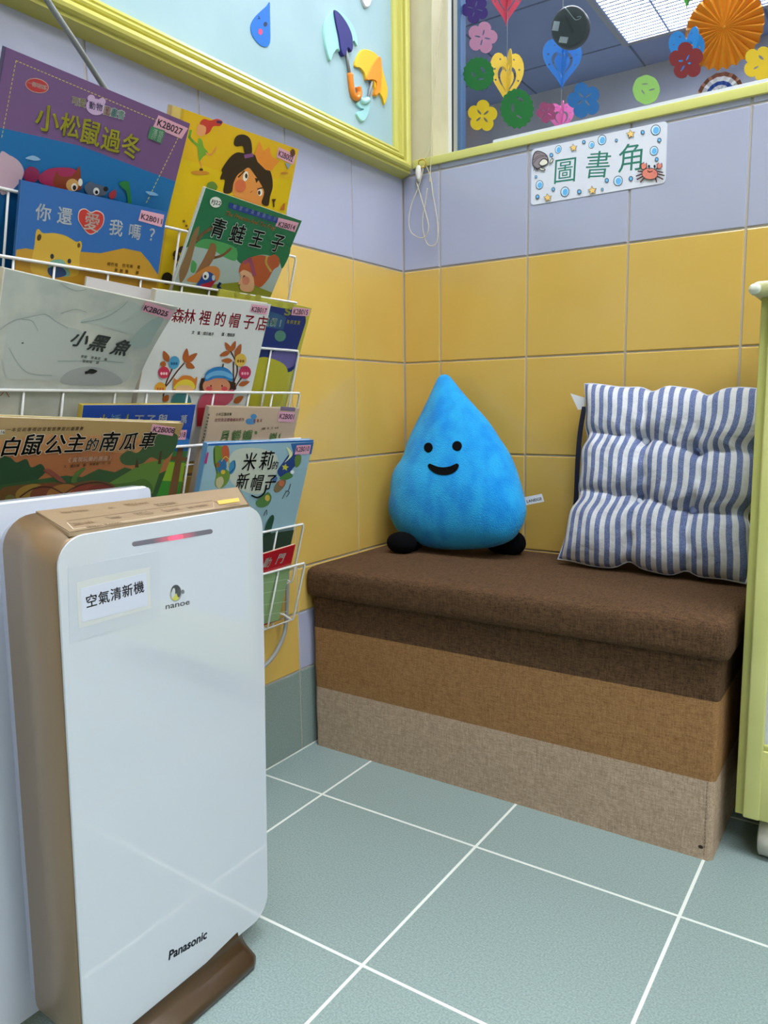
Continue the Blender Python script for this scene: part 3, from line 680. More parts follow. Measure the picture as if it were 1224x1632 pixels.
for wx, wy in ((81.6, -29.6), (122, -29.6)):
    mb = MB(); gw = mat('grey_castor', '#8d8f8a', .5)
    mb.tube([(wx-1.1, wy, 2.9), (wx-.9, wy, 2.9), (wx+.9, wy, 2.9), (wx+1.1, wy, 2.9)], [2.4, 2.9, 2.9, 2.4], mat('pale_castor', '#b9b7ab', .45), 24)
    mb.tube([(wx-1.25, wy, 2.9), (wx+1.25, wy, 2.9)], 1.5, mat('dark_castor', '#5c5f62', .5), 20)
    mb.box((wx-1.5, wy-1.2, 5.6), (wx+1.5, wy+1.6, 6.5), gw, .1); mb.box((wx+1.2, wy-.7, 2.6), (wx+1.5, wy+.9, 5.8), gw); mb.build('castor', cab, og)
# ================================================================== AIR PURIFIER
s9 = .9
def S9(x, y, z): return CAM+s9*(np.array([x, y, z])-CAM)
fTL, fTR, fBR, fBL = S9(26.34, -105.72, 54.62), S9(25.97, -75.72, 54.62), S9(24.25, -75.74, -3.88), S9(24.63, -105.74, -3.88)
kTL, kTR, kBR, kBL = np.array([24.6, -110.0, 57.0]), np.array([26.0, -80.2, 57.2]), np.array([23.9, -80.4, 3.2]), np.array([23.6, -110.0, 3.4])
og = ((fBL+fBR)/2)*np.array([1, 1, 0])-np.array([5, 0, 0]); og = tuple(og)
pur = thing('air_purifier', 'white fronted air purifier with champagne gold sides standing on the grey floor at left', 'air purifier', og)
gold = mat('champagne_metal_paint', '#9a8166', .36, .5, .4, .15); goldd = mat('bronze_base', '#46331f', .28, .5, .3, .25)
def rr3(TL, TR, BR, BL, r, n=7, ins=0.0, off=0.0):
    ex_, ey_ = TR-TL, TL-BL; wx, hy = np.linalg.norm(ex_), np.linalg.norm(ey_); nn = np.cross(ex_, ey_); nn /= np.linalg.norm(nn)
    if nn[0] < 0: nn = -nn
    out = []
    for x, y in rrect(wx-2*ins, hy-2*ins, r, n):
        u, v = (x+ins)/wx, (y+ins)/hy
        out.append(BL*(1-u)*(1-v)+BR*u*(1-v)+TL*(1-u)*v+TR*u*v+nn*off)
    return out
mb = MB()
mb.loft([rr3(kTL, kTR, kBR, kBL, 3.0, ins=.5, off=-.25), rr3(kTL, kTR, kBR, kBL, 3.2), rr3(fTL, fTR, fBR, fBL, 3.0, ins=-.05, off=-.55), rr3(fTL, fTR, fBR, fBL, 2.9, ins=.12, off=-.3)], gold, True, True)
mb.build('housing', pur, og)['label'] = 'champagne gold housing'
pw = mat('white_gloss_panel', '#ced4de', .05, .5, coat=1.0)
mb = MB(); mb.loft([rr3(fTL, fTR, fBR, fBL, 2.8, ins=.22, off=-.35), rr3(fTL, fTR, fBR, fBL, 2.8, ins=.12, off=-.1), rr3(fTL, fTR, fBR, fBL, 2.7, ins=.2, off=.0)], pw, True, False); mb.poly(rr3(fTL, fTR, fBR, fBL, 2.7, ins=.2), pw)
FS = Surf(fBL, fBR, fTL, fTR)
a = Art(mb, FS, .004, .003)
a.text('Panasonic', (269, 1530), (329, 1495), 15, '#1b1d35', .035, run=True)
a.text('nanoe', (264, 971), (302, 963), 9.5, '#5d6266', .012, run=True)
a.ell(280, 946, 9.5, 13, '#9a9fa0', 10); a.ell(280, 941, 7.5, 9, '#4a4d50', 10, a0=150, a1=390); a.ell(279, 952, 6, 5, '#c6c85e', 5); a.ell(276, 945, 2.8, 8, '#c3c8ca', 8); a.ell(285, 945, 3, 7, '#55585c', 6); a.ell(291, 943, 2.8, 3.6, '#7c8084')
mb.build('front_panel', pur, og)['label'] = 'glossy white front panel'
# indicator light
def capsule(a_, b_, hw, k=8):
    a_, b_ = np.array(a_, float), np.array(b_, float); d = (b_-a_)/np.hypot(*(b_-a_)); n = np.array([-d[1], d[0]]); P = []
    for c, s_ in ((b_, 1), (a_, -1)):
        for i in range(k+1): t_ = math.pi*(-.5+i/k); P.append(tuple(c+s_*(d*math.cos(t_)+n*math.sin(t_))*hw))
    return P
mb = MB(); mb.poly([FS.px(*p, .02) for p in capsule((214, 867), (335, 847), 3.8)], mat('smoked_strip', '#76717c', .2, .5)); mb.build('indicator_strip', pur, og)
mb = MB()
ledc = bpy.data.materials.new('red_led'); ledc.use_nodes = True; nt = ledc.node_tree; PR = nt.nodes['Principled BSDF']; PR.inputs['Base Color'].default_value = (*lin('#76717c'), 1); PR.inputs['Roughness'].default_value = .2
PR.inputs['Emission Color'].default_value = (*lin('#ff1848'), 1)
uvn = nt.nodes.new('ShaderNodeUVMap'); uvn.uv_map = 'UVMap'; sx = nt.nodes.new('ShaderNodeSeparateXYZ'); nt.links.new(uvn.outputs[0], sx.inputs[0])
crp = nt.nodes.new('ShaderNodeValToRGB'); e_ = crp.color_ramp.elements; e_[0].position = 0; e_[0].color = (0, 0, 0, 1); e_[1].position = 1; e_[1].color = (0, 0, 0, 1); q_ = e_.new(.5); q_.color = (1, 1, 1, 1); crp.color_ramp.interpolation = 'EASE'; q2 = e_.new(.3); q2.color = (.16, .16, .16, 1); q3 = e_.new(.7); q3.color = (.16, .16, .16, 1)
nt.links.new(sx.outputs[0], crp.inputs[0]); mm = nt.nodes.new('ShaderNodeMath'); mm.operation = 'MULTIPLY'; mm.inputs[1].default_value = 2.4; nt.links.new(crp.outputs[0], mm.inputs[0]); nt.links.new(mm.outputs[0], PR.inputs['Emission Strength'])
a_, b_ = np.array([241, 863.]), np.array([316, 850.5]); d_ = (b_-a_)/np.hypot(*(b_-a_)); n_ = np.array([-d_[1], d_[0]])*3.5
mb.add([FS.px(*p, .03) for p in (a_-n_, b_-n_, b_+n_, a_+n_)], [[0, 1, 2, 3]], ledc); mb.uv = [(0, 0), (1, 0), (1, 1), (0, 1)]
mb.build('indicator_light', pur, og)['label'] = 'glowing red indicator light'
# laminated name label
film = mat('clear_film', '#c6ccd6', .1, .5, coat=.6); 
mb = MB()
def fsl(pts, o0, o1, m): mb.loft([[FS.px(*p, o0) for p in pts], [FS.px(*p, o1) for p in pts]], m, True, True, False)
fsl([(108, 905), (254, 877), (256, 984), (111, 1025)], .004, .02, film)
fsl(smooth([(124, 928), (180, 915), (234, 905), (238, 908), (239, 940), (240, 966), (236, 970), (182, 985), (130, 1000), (125, 996), (123, 960), (122, 932)], 3), .02, .035, ink('#cfd2d2', .2))
fsl([(128, 938), (232, 913), (235, 965), (130, 992)], .035, .05, ink('#cfd4e4', .3))
a = Art(mb, FS, .05, .004); a.text('空氣清新機', (136, 970), (230, 943), 20, '#16171c', .016)
mb.build('name_label', pur, og)['label'] = 'white laminated label with five black characters'
# control panel on the top
TSf = Surf(fTL+np.array([-.6, 0, .05]), fTR+np.array([-.6, 0, .05]), kTL, kTR)
mb = MB()
hu = [np.array(TSf.hit(*p)) for p in ((110, 852), (397, 806), (379, 778), (57, 817))]; ctm = mat('champagne_top', '#b39a7b', .32, .5, .25, .2)
pt_ = lambda i, j, o: TSf.at(*((hu[0]*(1-i)+hu[1]*i)*(1-j)+(hu[3]*(1-i)+hu[2]*i)*j), o)
V = [pt_(i/20, j/8, .15) for i in range(21) for j in range(9)]; fs = [[i*9+j, (i+1)*9+j, (i+1)*9+j+1, i*9+j+1] for i in range(20) for j in range(8)]
bd = [i*9 for i in range(20)]+[180+j for j in range(8)]+[(20-i)*9+8 for i in range(20)]+[8-j for j in range(8)]
W_ = [np.array(V[i])-TSf.n*.35 for i in bd]; nb = len(bd); mb.add(V+W_, fs+[[bd[i], bd[(i+1) % nb], 189+(i+1) % nb, 189+i] for i in range(nb)], ctm)
a = Art(mb, TSf, .155, .003); a.graze = True; dkc = '#5d4a35'
for p, q in (((111, 851), (396, 806)), ((396, 806), (379, 779)), ((58, 818), (111, 851))): a.line([p, q], 1.1, dkc)
a.line([(106, 833), (338, 800)], .7, '#78614a'); a.line([(118, 846), (340, 812)], .9, '#d8c7ad'); a.line([(340, 803), (341, 812)], .9, '#d8c7ad'); a.line([(107, 836), (117, 846)], 1.2, '#e8ddcc')
for st_, p0, p1, h in (('Child Lock', (117, 840), (153, 834), 5), ('Timer', (177, 829), (196, 826), 4.5), ('PM2.5', (224, 823), (246, 819), 5), ('Econavi', (267, 817), (290, 813), 4.5), ('Air Volume', (304, 812), (334, 807), 4.5), ('Filter Replace', (102, 820), (142, 815), 3.8), ('PM2.5 Sensor', (205, 808), (240, 803), 4), ('ECONAVI', (254, 808), (284, 804), 4.2), ('(Filter Reset)', (141, 843), (196, 835), 3.2), ('min', (176, 812), (183, 811), 3), ('(3 seconds)', (362, 808), (384, 805), 3)):
    a.text(st_, (p0[0], p0[1]+1.5), (p1[0], p1[1]+1.5), h*.8, '#78614a', 0, run=True)
a.poly([(346, 801), (380, 796), (382, 802), (349, 807)], '#e9bf5e'); a.text('Power ON/OFF', (350, 805), (380, 801), 3.2, '#7a5b22', 0, run=True)
mb.build('control_panel', pur, og)['label'] = 'champagne control panel with touch key lettering'
# base
mb = MB(); pr = [(-10.2, 0), (1.4, 0), (1.75, .25), (1.75, .95), (1.5, 1.25), (.2, 1.9), (-.5, 2.5), (-.75, 3.3), (-.8, 4.0), (-7, 4.0), (-10.2, 1)]
y0f, y1f = -106.0, -87.2; bx = fBR[0]+.9
rings = []
for y, k in ((y0f, .6), (y0f+.5, .9), (y0f+1.5, 1), (y1f-1.5, 1), (y1f-.5, .92), (y1f, .65)):
    rings.append([(bx+(p[0]+6)*k-6, y, p[1]*(1 if p[1] < 1 else (k+1)/2)) for p in pr])
mb.loft(rings, goldd, True, True); mb.build('base', pur, og)['label'] = 'bronze base'
# rear cover
mb = MB(); rc = mat('white_rear_plastic', '#c3c4d6', .4)
mb.loft([rr3(kTL, kTR, kBR, kBL, 3.0, ins=1.4, off=-2.6), rr3(kTL, kTR, kBR, kBL, 3.0, ins=.6, off=-2.0), rr3(kTL, kTR, kBR, kBL, 3.0, ins=.35, off=-.2)], rc, True, True); mb.build('rear_cover', pur, og)
# ================================================================== WHITE PANEL BEHIND
mb = MB(); zt_, yr = 57.85, -88.6
P = [(y, z) for y, z in ((-140, 2.0), (yr, 2.0), (yr, zt_-1.2))]+[(yr-1.2+1.2*math.cos(t_), zt_-1.2+1.2*math.sin(t_)) for t_ in np.linspace(.1, math.pi/2, 6)]+[(-140, zt_)]
wp = mat('white_gloss_board', '#ccd2dc', .1, .5, coat=.4)
mb.loft([[(18.2, y, z) for y, z in P], [(19.8, y, z) for y, z in P], [(20.0, min(y, yr-.2), min(z, zt_-.2)) for y, z in P]], wp, True, True, False)
og = (19, -110, 0); pan = thing('standing_panel', 'plain glossy white upright panel behind the air purifier', 'panel', og)
mb.build('panel', pan, og)
for fy_ in (-136, -95):
    mb = MB(); mb.box((15, fy_-2, 0), (20.4, fy_+2, 2.2), rc, .3); mb.build('foot', pan, og)
# ================================================================== WIRE RACK
wire = mat('white_coated_wire', '#dcdcda', .35, .5)
RIM = [91.9, 84.4, 76.4, 69.3, 61.5, 54.0, 46.5, 39.5]
XR, YE = 7.75, -46.0
og = (2, -80, 28)
rack = thing('wire_book_rack', 'white wire magazine rack of eight stepped pockets hung on the left wall', 'book rack', og)
VY = [-52.9, -58.4, -66.0, -71.2, -78.4, -83.6, -91.2, -96.4, -104, -109.2, -116, -122]
YL = -124.0
for z in RIM:
    mb = MB(); zb_ = z-11.0
    loop = [(1.0, YE, zb_+.7), (2.4, YE, zb_+.75), (4.0, YE, zb_+.1), (4.5, YE, zb_+.2), (4.8, YE, zb_+.9), (XR-.15, YE, z-.5), (XR, YE-.35, z), (XR, YE-1.2, z), (XR, YL+1, z), (XR-.1, YL, z-.5), (4.7, YL, zb_+.9), (4.2, YL, zb_+.1), (1.0, YL, zb_+.6)]
    mb.tube(loop, .21, wire, 7)
    for y in VY: mb.tube([(XR-.1, y, z-.05), (4.75, y, zb_+.6), (4.3, y, zb_+.15), (1.2, y, zb_+.6)], .16, wire, 6)
    mb.tube([(4.35, YE, zb_+.1), (4.35, YL, zb_+.1)], .16, wire, 6)
    mb.build('pocket', rack, og)
for y in (-47.5, -85.0, -122.5):
    mb = MB(); mb.tube([(.9, y, 27), (.9, y, 96.5)], .24, wire, 8); mb.build('upright', rack, og)
# ================================================================== BOOKS
pagesm = vary(mat('page_edges', '#d9d6cc', .8), '#d0cdc2', '#e2dfd6', 60, 2, (1, 1, 30))
def sticker(a, P, code, t0, t1, h=11):
    """pink call-number sticker as its own mesh; P: four corners TL TR BR BL seen on the cover"""
    return (P, code, t0, t1, h)
def book(label, k, phi, tl, tr, thick, spine, zbot=None, art=None, stick=None, fix=None, cover='#888888', dx=0, base=None):
    z0 = RIM[k-1]; t = math.tan(math.radians(phi)); x0 = XR-.28+dx
    def P(x, y):
        d = ray(x, y); s_ = (x0-CAM[0]+(CAM[2]-z0)*t)/(d[0]-d[2]*t); return CAM+d*s_
    TL, TR = P(*tl), P(*tr)
    tip = Y(fix, *tr) if fix else None
    if fix: TR = np.array([TR[0], fix, TR[2]])
    e = TR-TL; e2 = e.copy(); e2[0] = 0
    dn = np.array([-math.sin(math.radians(phi)), 0, -math.cos(math.radians(phi))])
    dn = dn-e/np.linalg.norm(e)*(dn@(e/np.linalg.norm(e))); dn /= np.linalg.norm(dn)
    if fix: dn = np.array([-math.sin(math.radians(phi)), 0, -math.cos(math.radians(phi))])
    zb_ = z0-10.4 if zbot is None else zbot
    BL = TL+dn*((TL[2]-zb_)/-dn[2]); BR = TR+dn*((TR[2]-zb_)/-dn[2])
    if base: BR = BR+np.array(base[0]); BL = BL+np.array(base[1])
    sf = Surf(BL, BR, TL, TR)
    if fix: sf.curl = tip-TR
    og = (BL+BR)/2
    b = thing('picture_book', label, 'book', og, 'picture books in the wire rack')
    mb = MB(); nU = nV = 36 if fix else 8; cm2 = ink(cover, .22) if isinstance(cover, str) else cover; tc_ = .12
    def slabp(o0, o1, u0, u1, v0, v1, m, mb):
        g0 = [[sf.at(u0+(u1-u0)*i/nU, v0+(v1-v0)*j/nV, o0) for j in range(nV+1)] for i in range(nU+1)]
        g1 = [[sf.at(u0+(u1-u0)*i/nU, v0+(v1-v0)*j/nV, o1) for j in range(nV+1)] for i in range(nU+1)]
        V = [p for r in g0 for p in r]+[p for r in g1 for p in r]; n = (nU+1)*(nV+1); fs = []
        ix = lambda i, j: i*(nV+1)+j
        for i in range(nU):
            for j in range(nV):
                q = [ix(i, j), ix(i+1, j), ix(i+1, j+1), ix(i, j+1)]; fs.append(q[::-1]); fs.append([x+n for x in q])
        bd = [ix(i, 0) for i in range(nU)]+[ix(nU, j) for j in range(nV)]+[ix(nU-i, nV) for i in range(nU)]+[ix(0, nV-j) for j in range(nV)]
        for q in range(len(bd)): c, d = bd[q], bd[(q+1) % len(bd)]; fs.append([c, d, d+n, c+n])
        mb.add(V, fs, m)
    slabp(-tc_, 0, 0, 1, 0, 1, cm2, mb)
    sp = ink(spine, .3)
    if art: art(Art(mb, sf, .03, .006) if fix else Art(mb, sf, .008, .004))
    mb.build('cover', b, og)
    m2 = MB(); slabp(-thick, -thick+tc_, 0, 1, 0, 1, sp, m2)
    w_ = np.linalg.norm(e); slabp(-thick, 0, -.12/w_, 0, 0, 1, sp, m2); m2.build('back_and_spine', b, og)
    m3 = MB(); slabp(-thick+tc_+.01, -tc_-.01, .002, 1-.25/w_, .012, .992, pagesm, m3); m3.build('page_block', b, og)
    if stick:
        SP, code, t0, t1, h = stick; m4 = MB(); oo = .32 if fix else .05; q0 = [sf.px(*p, oo) for p in SP]; q1 = [sf.px(*p, oo+.025) for p in SP]
        m4.loft([q0, q1], mat('pink_sticker', '#dba2b6', .35), True, True, False); a2 = Art(m4, Surf(q1[3], q1[2], q1[0], q1[1]), .06 if fix else .002, .003); a2.text(code, t0, t1, h, '#2b1c33', .02, run=True)
        m4.build('call_number_sticker', b, og)
    return b
z1 = lambda x, y: (x/2.448, 60+y/2.448)       # sheet of the first close look
z2 = lambda x, y: (x/2.448, 400+y/2.448)
z3 = lambda x, y: (x/2.448, 600+y/2.448)
zA = lambda x, y: (x/3.948, 70+y/3.948)
zB = lambda x, y: (240+x/4.708, 160+y/4.708)
zC = lambda x, y: (x/4.371, 280+y/4.371)
zD = lambda x, y: (260+x/5.1, 400+y/5.1)
zE = lambda x, y: (280+x/5.322, 690+y/5.322)
zF = lambda x, y: (x/3.825, 640+y/3.825)
def mp(f, pts): return [f(*p) for p in pts]
# --- purple book
def art27(a):
    a.below(mp(zA, [(0, 530), (500, 640), (1040, 845)]), '#176aa6')
    a.below(mp(zA, [(0, 800), (500, 900), (1000, 1080)]), '#12588f')
    a.blob(mp(zA, [(0, 690), (60, 700), (120, 740), (150, 800), (130, 860), (60, 930), (0, 930)]), '#c9a9b8', 5)
    for p, q, n in (((100, 105), (1135, 545), 46), ((100, 105), (8, 600), 18), ((1120, 590), (915, 1010), 18)): a.dash(zA(*p), zA(*q), n, 1.2, '#cdb85a')
    a.ell(*zA(232, 262), 19, 11.5, '#c9a18e', 14); a.ell(*zA(232, 262), 17.8, 10.3, '#b3343b', 14); a.text('一書兩故事', zA(175, 258), zA(290, 292), 7, '#e8d9cf', .01)
    for i, (ch, c) in enumerate(zip('可愛', ('#d8c98a', '#d8c98a'))): a.text(ch, zA(447+46*i, 378+12*i), zA(490+46*i, 390+12*i), 12, '#e6e2d4', .05); a.text(ch, zA(447+46*i, 378+12*i), zA(490+46*i, 390+12*i), 12, '#8f7f45', .01)
    for x, y in ((572, 342), (640, 362)): a.ell(*zA(x, y), 6, 6, '#c6a6cc')
    a.ell(*zA(600, 395), 15.5, 13, '#c6a6cc', 16); a.text('動物', zA(553, 405), zA(642, 425), 11, '#4f4470', .02)
    for i, (ch, c) in enumerate(zip('圖畫書', ('#a0524f', '#4f8f93', '#7fa7a3'))): a.text(ch, zA(645+44*i, 440+12*i), zA(690+44*i, 452+12*i), 12.5, '#dfe4df', .06); a.text(ch, zA(645+44*i, 440+12*i), zA(690+44*i, 452+12*i), 12.5, c, .01)
    for ch, x0, y0, x1, y1, h in (('小', 222, 535, 355, 562, 38), ('松', 362, 565, 498, 600, 33), ('鼠', 487, 610, 625, 650, 36), ('過', 618, 655, 752, 688, 33), ('冬', 745, 695, 872, 728, 34)):
        a.text(ch, zA(x0+4, y0+5), zA(x1+4, y1+5), h, '#3e2d46', .02); a.text(ch, zA(x0, y0), zA(x1, y1), h, '#dad048', .016)
    a.poly(mp(zA, [(945, 515), (1035, 545), (1010, 625), (925, 590)]), '#3f7f5a'); a.text('漢語', zA(950, 565), zA(1022, 590), 9, '#cfe0cf', .01); a.text('拼音', zA(940, 595), zA(1012, 620), 9, '#cfe0cf', .01)
    a.blob(mp(zA, [(155, 715), (205, 700), (250, 725), (220, 732), (180, 725)]), '#8fb2d4', 4)
    # squirrel, badger, tail
    a.blob(mp(zA, [(150, 800), (185, 770), (235, 790), (240, 840), (200, 870), (150, 850)]), '#8e2450', 5)
    a.blob(mp(zA, [(240, 830), (300, 785), (400, 775), (470, 790), (500, 830), (470, 880), (380, 900), (260, 875)]), '#a52c58', 5)
    a.blob(mp(zA, [(330, 860), (352, 800), (375, 830), (440, 830), (470, 800), (495, 770), (505, 850), (500, 915), (400, 920), (340, 890)]), '#8a3b22', 5); a.ell(*zA(450, 885), 10, 10, '#d6a35c'); a.ell(*zA(462, 898), 5, 6, '#efe9dc'); a.ell(*zA(463, 902), 3, 4, '#25160f'); a.ell(*zA(500, 868), 3.5, 6, '#efe9dc')
    a.blob(mp(zA, [(525, 900), (560, 865), (600, 880), (640, 890), (670, 910), (650, 950), (560, 950)]), '#566174', 5); a.ell(*zA(600, 925), 5, 6, '#e4e4e0'); a.ell(*zA(602, 930), 2.5, 3, '#15161a'); a.ell(*zA(660, 910), 4, 4, '#1a1b20')
    a.blob(mp(zA, [(680, 940), (720, 915), (722, 960), (690, 970)]), '#a8333d', 4); a.blob(mp(zA, [(745, 870), (800, 862), (812, 910), (822, 995), (800, 1010), (790, 930), (755, 895)]), '#27793f', 5)
    a.blob(mp(zA, [(910, 925), (960, 930), (990, 950), (940, 948)]), '#7fb1d8', 4)
def S4(f, a, b, c, d): return [f(*a), f(*b), f(*c), f(*d)]
book('large purple and blue picture book with a yellow title, top left of the rack', 1, 25, (10, 75), (303, 197), .55, '#4b3a63', art=art27, cover='#73527f',
     stick=(S4(zA, (995, 447), (1182, 530), (1140, 597), (962, 520)), 'K2B027', zA(988, 512), zA(1140, 575), 10.5))
# navy booklet behind it
TLn = (200, 146)
# --- yellow girl book
def art02(a):
    a.below(mp(zB, [(210, 420), (600, 560), (1080, 600)]), '#d6b511')
    a.uv([(0, 0), (.055, 0), (.055, 1), (0, 1)], '#d9bd6a'); a.uv([(.055, 0), (.075, 0), (.075, 1), (.055, 1)], '#c7a02a')
    # little red-haired figure
    a.blob(mp(zB, [(370, 165), (400, 140), (450, 150), (500, 138), (540, 160), (520, 190), (470, 195), (445, 235), (410, 255), (415, 200), (380, 195)]), '#c23a30', 5); a.blob(mp(zB, [(355, 185), (390, 185), (415, 205), (408, 250), (375, 268), (345, 245)]), '#dd9460', 5)
    a.line(mp(zB, [(500, 160), (530, 165)]), 4, '#3c2450')
    a.blob(mp(zB, [(360, 285), (385, 300), (400, 355), (430, 390), (390, 425), (365, 455), (355, 390), (350, 340)]), '#6f9e33', 4); a.line(mp(zB, [(360, 345), (310, 300), (288, 275), (300, 225)]), 4, '#6f9e33'); a.line(mp(zB, [(415, 395), (450, 410), (480, 375), (490, 350)]), 2.2, '#d98a4a')
    a.line(mp(zB, [(372, 455), (380, 515)]), 1.8, '#d98a4a'); a.ell(*zB(378, 520), 3, 2.4, '#3a2a1a'); a.ell(*zB(370, 543), 15, 3.4, '#c6842c', 2)
    # dark-haired girl with crown
    a.blob(mp(zB, [(620, 700), (600, 620), (640, 520), (720, 500), (800, 540), (860, 620), (840, 780), (640, 720)]), '#dd8f47', 5)
    a.blob(mp(zB, [(545, 690), (555, 600), (520, 590), (535, 540), (530, 520), (560, 470), (600, 420), (650, 390), (720, 400), (780, 410), (850, 470), (900, 540), (915, 640), (895, 720), (880, 790), (830, 770), (850, 690), (820, 620), (780, 560), (735, 505), (690, 530), (650, 560), (620, 620), (605, 690)]), '#2c2016', 4)
    a.poly(mp(zB, [(780, 580), (790, 620), (815, 590)]), '#2c2016')
    a.blob(mp(zB, [(705, 400), (690, 345), (640, 345), (622, 320), (640, 270), (690, 255), (735, 275), (755, 320), (755, 400)]), '#2c2016', 4); a.line(mp(zB, [(708, 420), (760, 410)]), 6, '#7c4a7e')
    a.poly(mp(zB, [(778, 400), (815, 300), (845, 380), (890, 345), (905, 420), (965, 455), (930, 490), (905, 530), (860, 520), (800, 460)]), '#e0892f')
    a.ell(*zB(710, 568), 4, 8, '#efe6d8', 10); a.ell(*zB(715, 566), 2, 4, '#1c140e'); a.ell(*zB(818, 688), 4, 6, '#efe6d8'); a.ell(*zB(812, 692), 2, 3.5, '#1c140e'); a.ell(*zB(670, 640), 9, 10, '#d06a45'); a.line(mp(zB, [(745, 690), (760, 680)]), 1, '#8a4a26')
    a.line(mp(zB, [(655, 575), (700, 530)]), 2, '#2c2016'); a.line(mp(zB, [(800, 665), (835, 655)]), 2, '#2c2016')
    a.blob(mp(zB, [(425, 620), (470, 610), (500, 650), (470, 680), (420, 660)]), '#5c8238', 4); a.blob(mp(zB, [(365, 760), (390, 690), (420, 670), (400, 750), (372, 800)]), '#c88a34', 4)
    a.poly(mp(zB, [(905, 740), (938, 738), (925, 765), (925, 800), (916, 800), (915, 765)]), '#3a2a1a'); a.poly(mp(zB, [(965, 820), (990, 775), (1005, 770), (1000, 822)]), '#b5642a')
    a.poly(mp(zB, [(1005, 465), (1050, 480), (1025, 515)]), '#8799a3'); a.ell(*zB(1000, 545), 6, 1.8, '#b5782a'); a.ell(*zB(1062, 392), 4, 6, '#5f3b28')
    for p in ((245, 905), (265, 940), (275, 968)): a.star(*zB(*p), 3, '#6a4a18', 10)
    for p in ((185, 1150), (225, 1120), (205, 1240), (240, 1200), (190, 1180)): a.blob([(zB(*p)[0]+d[0], zB(*p)[1]+d[1]) for d in ((-5, 3), (-3, -4), (3, -6), (5, 0), (2, 5))], '#3a2b10', 3)
    a.ell(*zB(120, 1335), 9, 10, '#15110c')
book('yellow picture book with a dark-haired girl wearing an orange crown', 1, 20, (276, 168), (476, 238), .9, '#d8b878', art=art02, cover='#d8ad22', dx=-.8,
     stick=(S4(zB, (960, 350), (1088, 410), (1070, 482), (943, 425)), 'K2B002', zB(957, 415), zB(1062, 462), 8.5))
# --- blue bear book
def art11(a):
    a.below(mp(zC, [(80, 510), (180, 505), (300, 530), (560, 530), (700, 540), (860, 505), (980, 530), (1040, 600), (1090, 690)]), '#b98b2a')
    a.blob(mp(zC, [(215, 660), (225, 560), (240, 480), (250, 390), (270, 372), (300, 400), (380, 400), (460, 420), (530, 460), (560, 455), (570, 490), (555, 560), (550, 640), (520, 700), (300, 700)]), '#c9a238', 5)
    a.ell(*zC(272, 430), 3.4, 5.5, '#4a3416', 15); a.ell(*zC(548, 485), 2.4, 4, '#5c4420', 5); a.ell(*zC(362, 562), 3, 4.2, '#1d2733'); a.ell(*zC(482, 595), 3, 4, '#1d2733')
    a.blob(mp(zC, [(345, 600), (430, 585), (470, 640), (480, 700), (350, 690)]), '#6f9b8a', 4); a.blob(mp(zC, [(340, 640), (430, 640), (460, 690), (380, 710), (335, 680)]), '#23406e', 4)
    for ch, x0, x1, y0, y1, h in (('你', 245, 345, 305, 322, 25), ('還', 393, 497, 328, 345, 25), ('我', 757, 845, 408, 424, 24), ('嗎', 890, 972, 432, 448, 23), ('？', 1010, 1085, 452, 466, 22)):
        a.text(ch, zC(x0, y0), zC(x1, y1), h, '#eceef2', .016)
    a.blob(mp(zC, [(625, 410), (560, 340), (540, 290), (552, 240), (590, 228), (632, 252), (672, 240), (715, 262), (724, 310), (700, 365)]), '#d9c4c0', 5); a.blob(mp(zC, [(625, 404), (563, 338), (545, 290), (557, 246), (591, 234), (632, 259), (671, 247), (711, 267), (719, 310), (697, 362)]), '#b8342f', 5)
    a.text('愛', zC(580, 370), zC(678, 395), 27, '#efe6dc', .008)
    a.text('柯巴哈 巴可希 著', zC(740, 625), zC(975, 650), 5.6, '#5c3c1c', .01); a.text('賴雅靜 譯', zC(785, 668), zC(970, 690), 5.6, '#5c3c1c', .01)
book('blue picture book with a red heart and a yellow bear, below the purple one', 2, 19, (35, 287), (266, 338), .4, '#3566a6', art=art11, cover='#2f64a8',
     stick=(S4(zC, (982, 237), (1142, 272), (1125, 358), (962, 312)), 'K2B011', zC(982, 300), zC(1125, 338), 8.5))
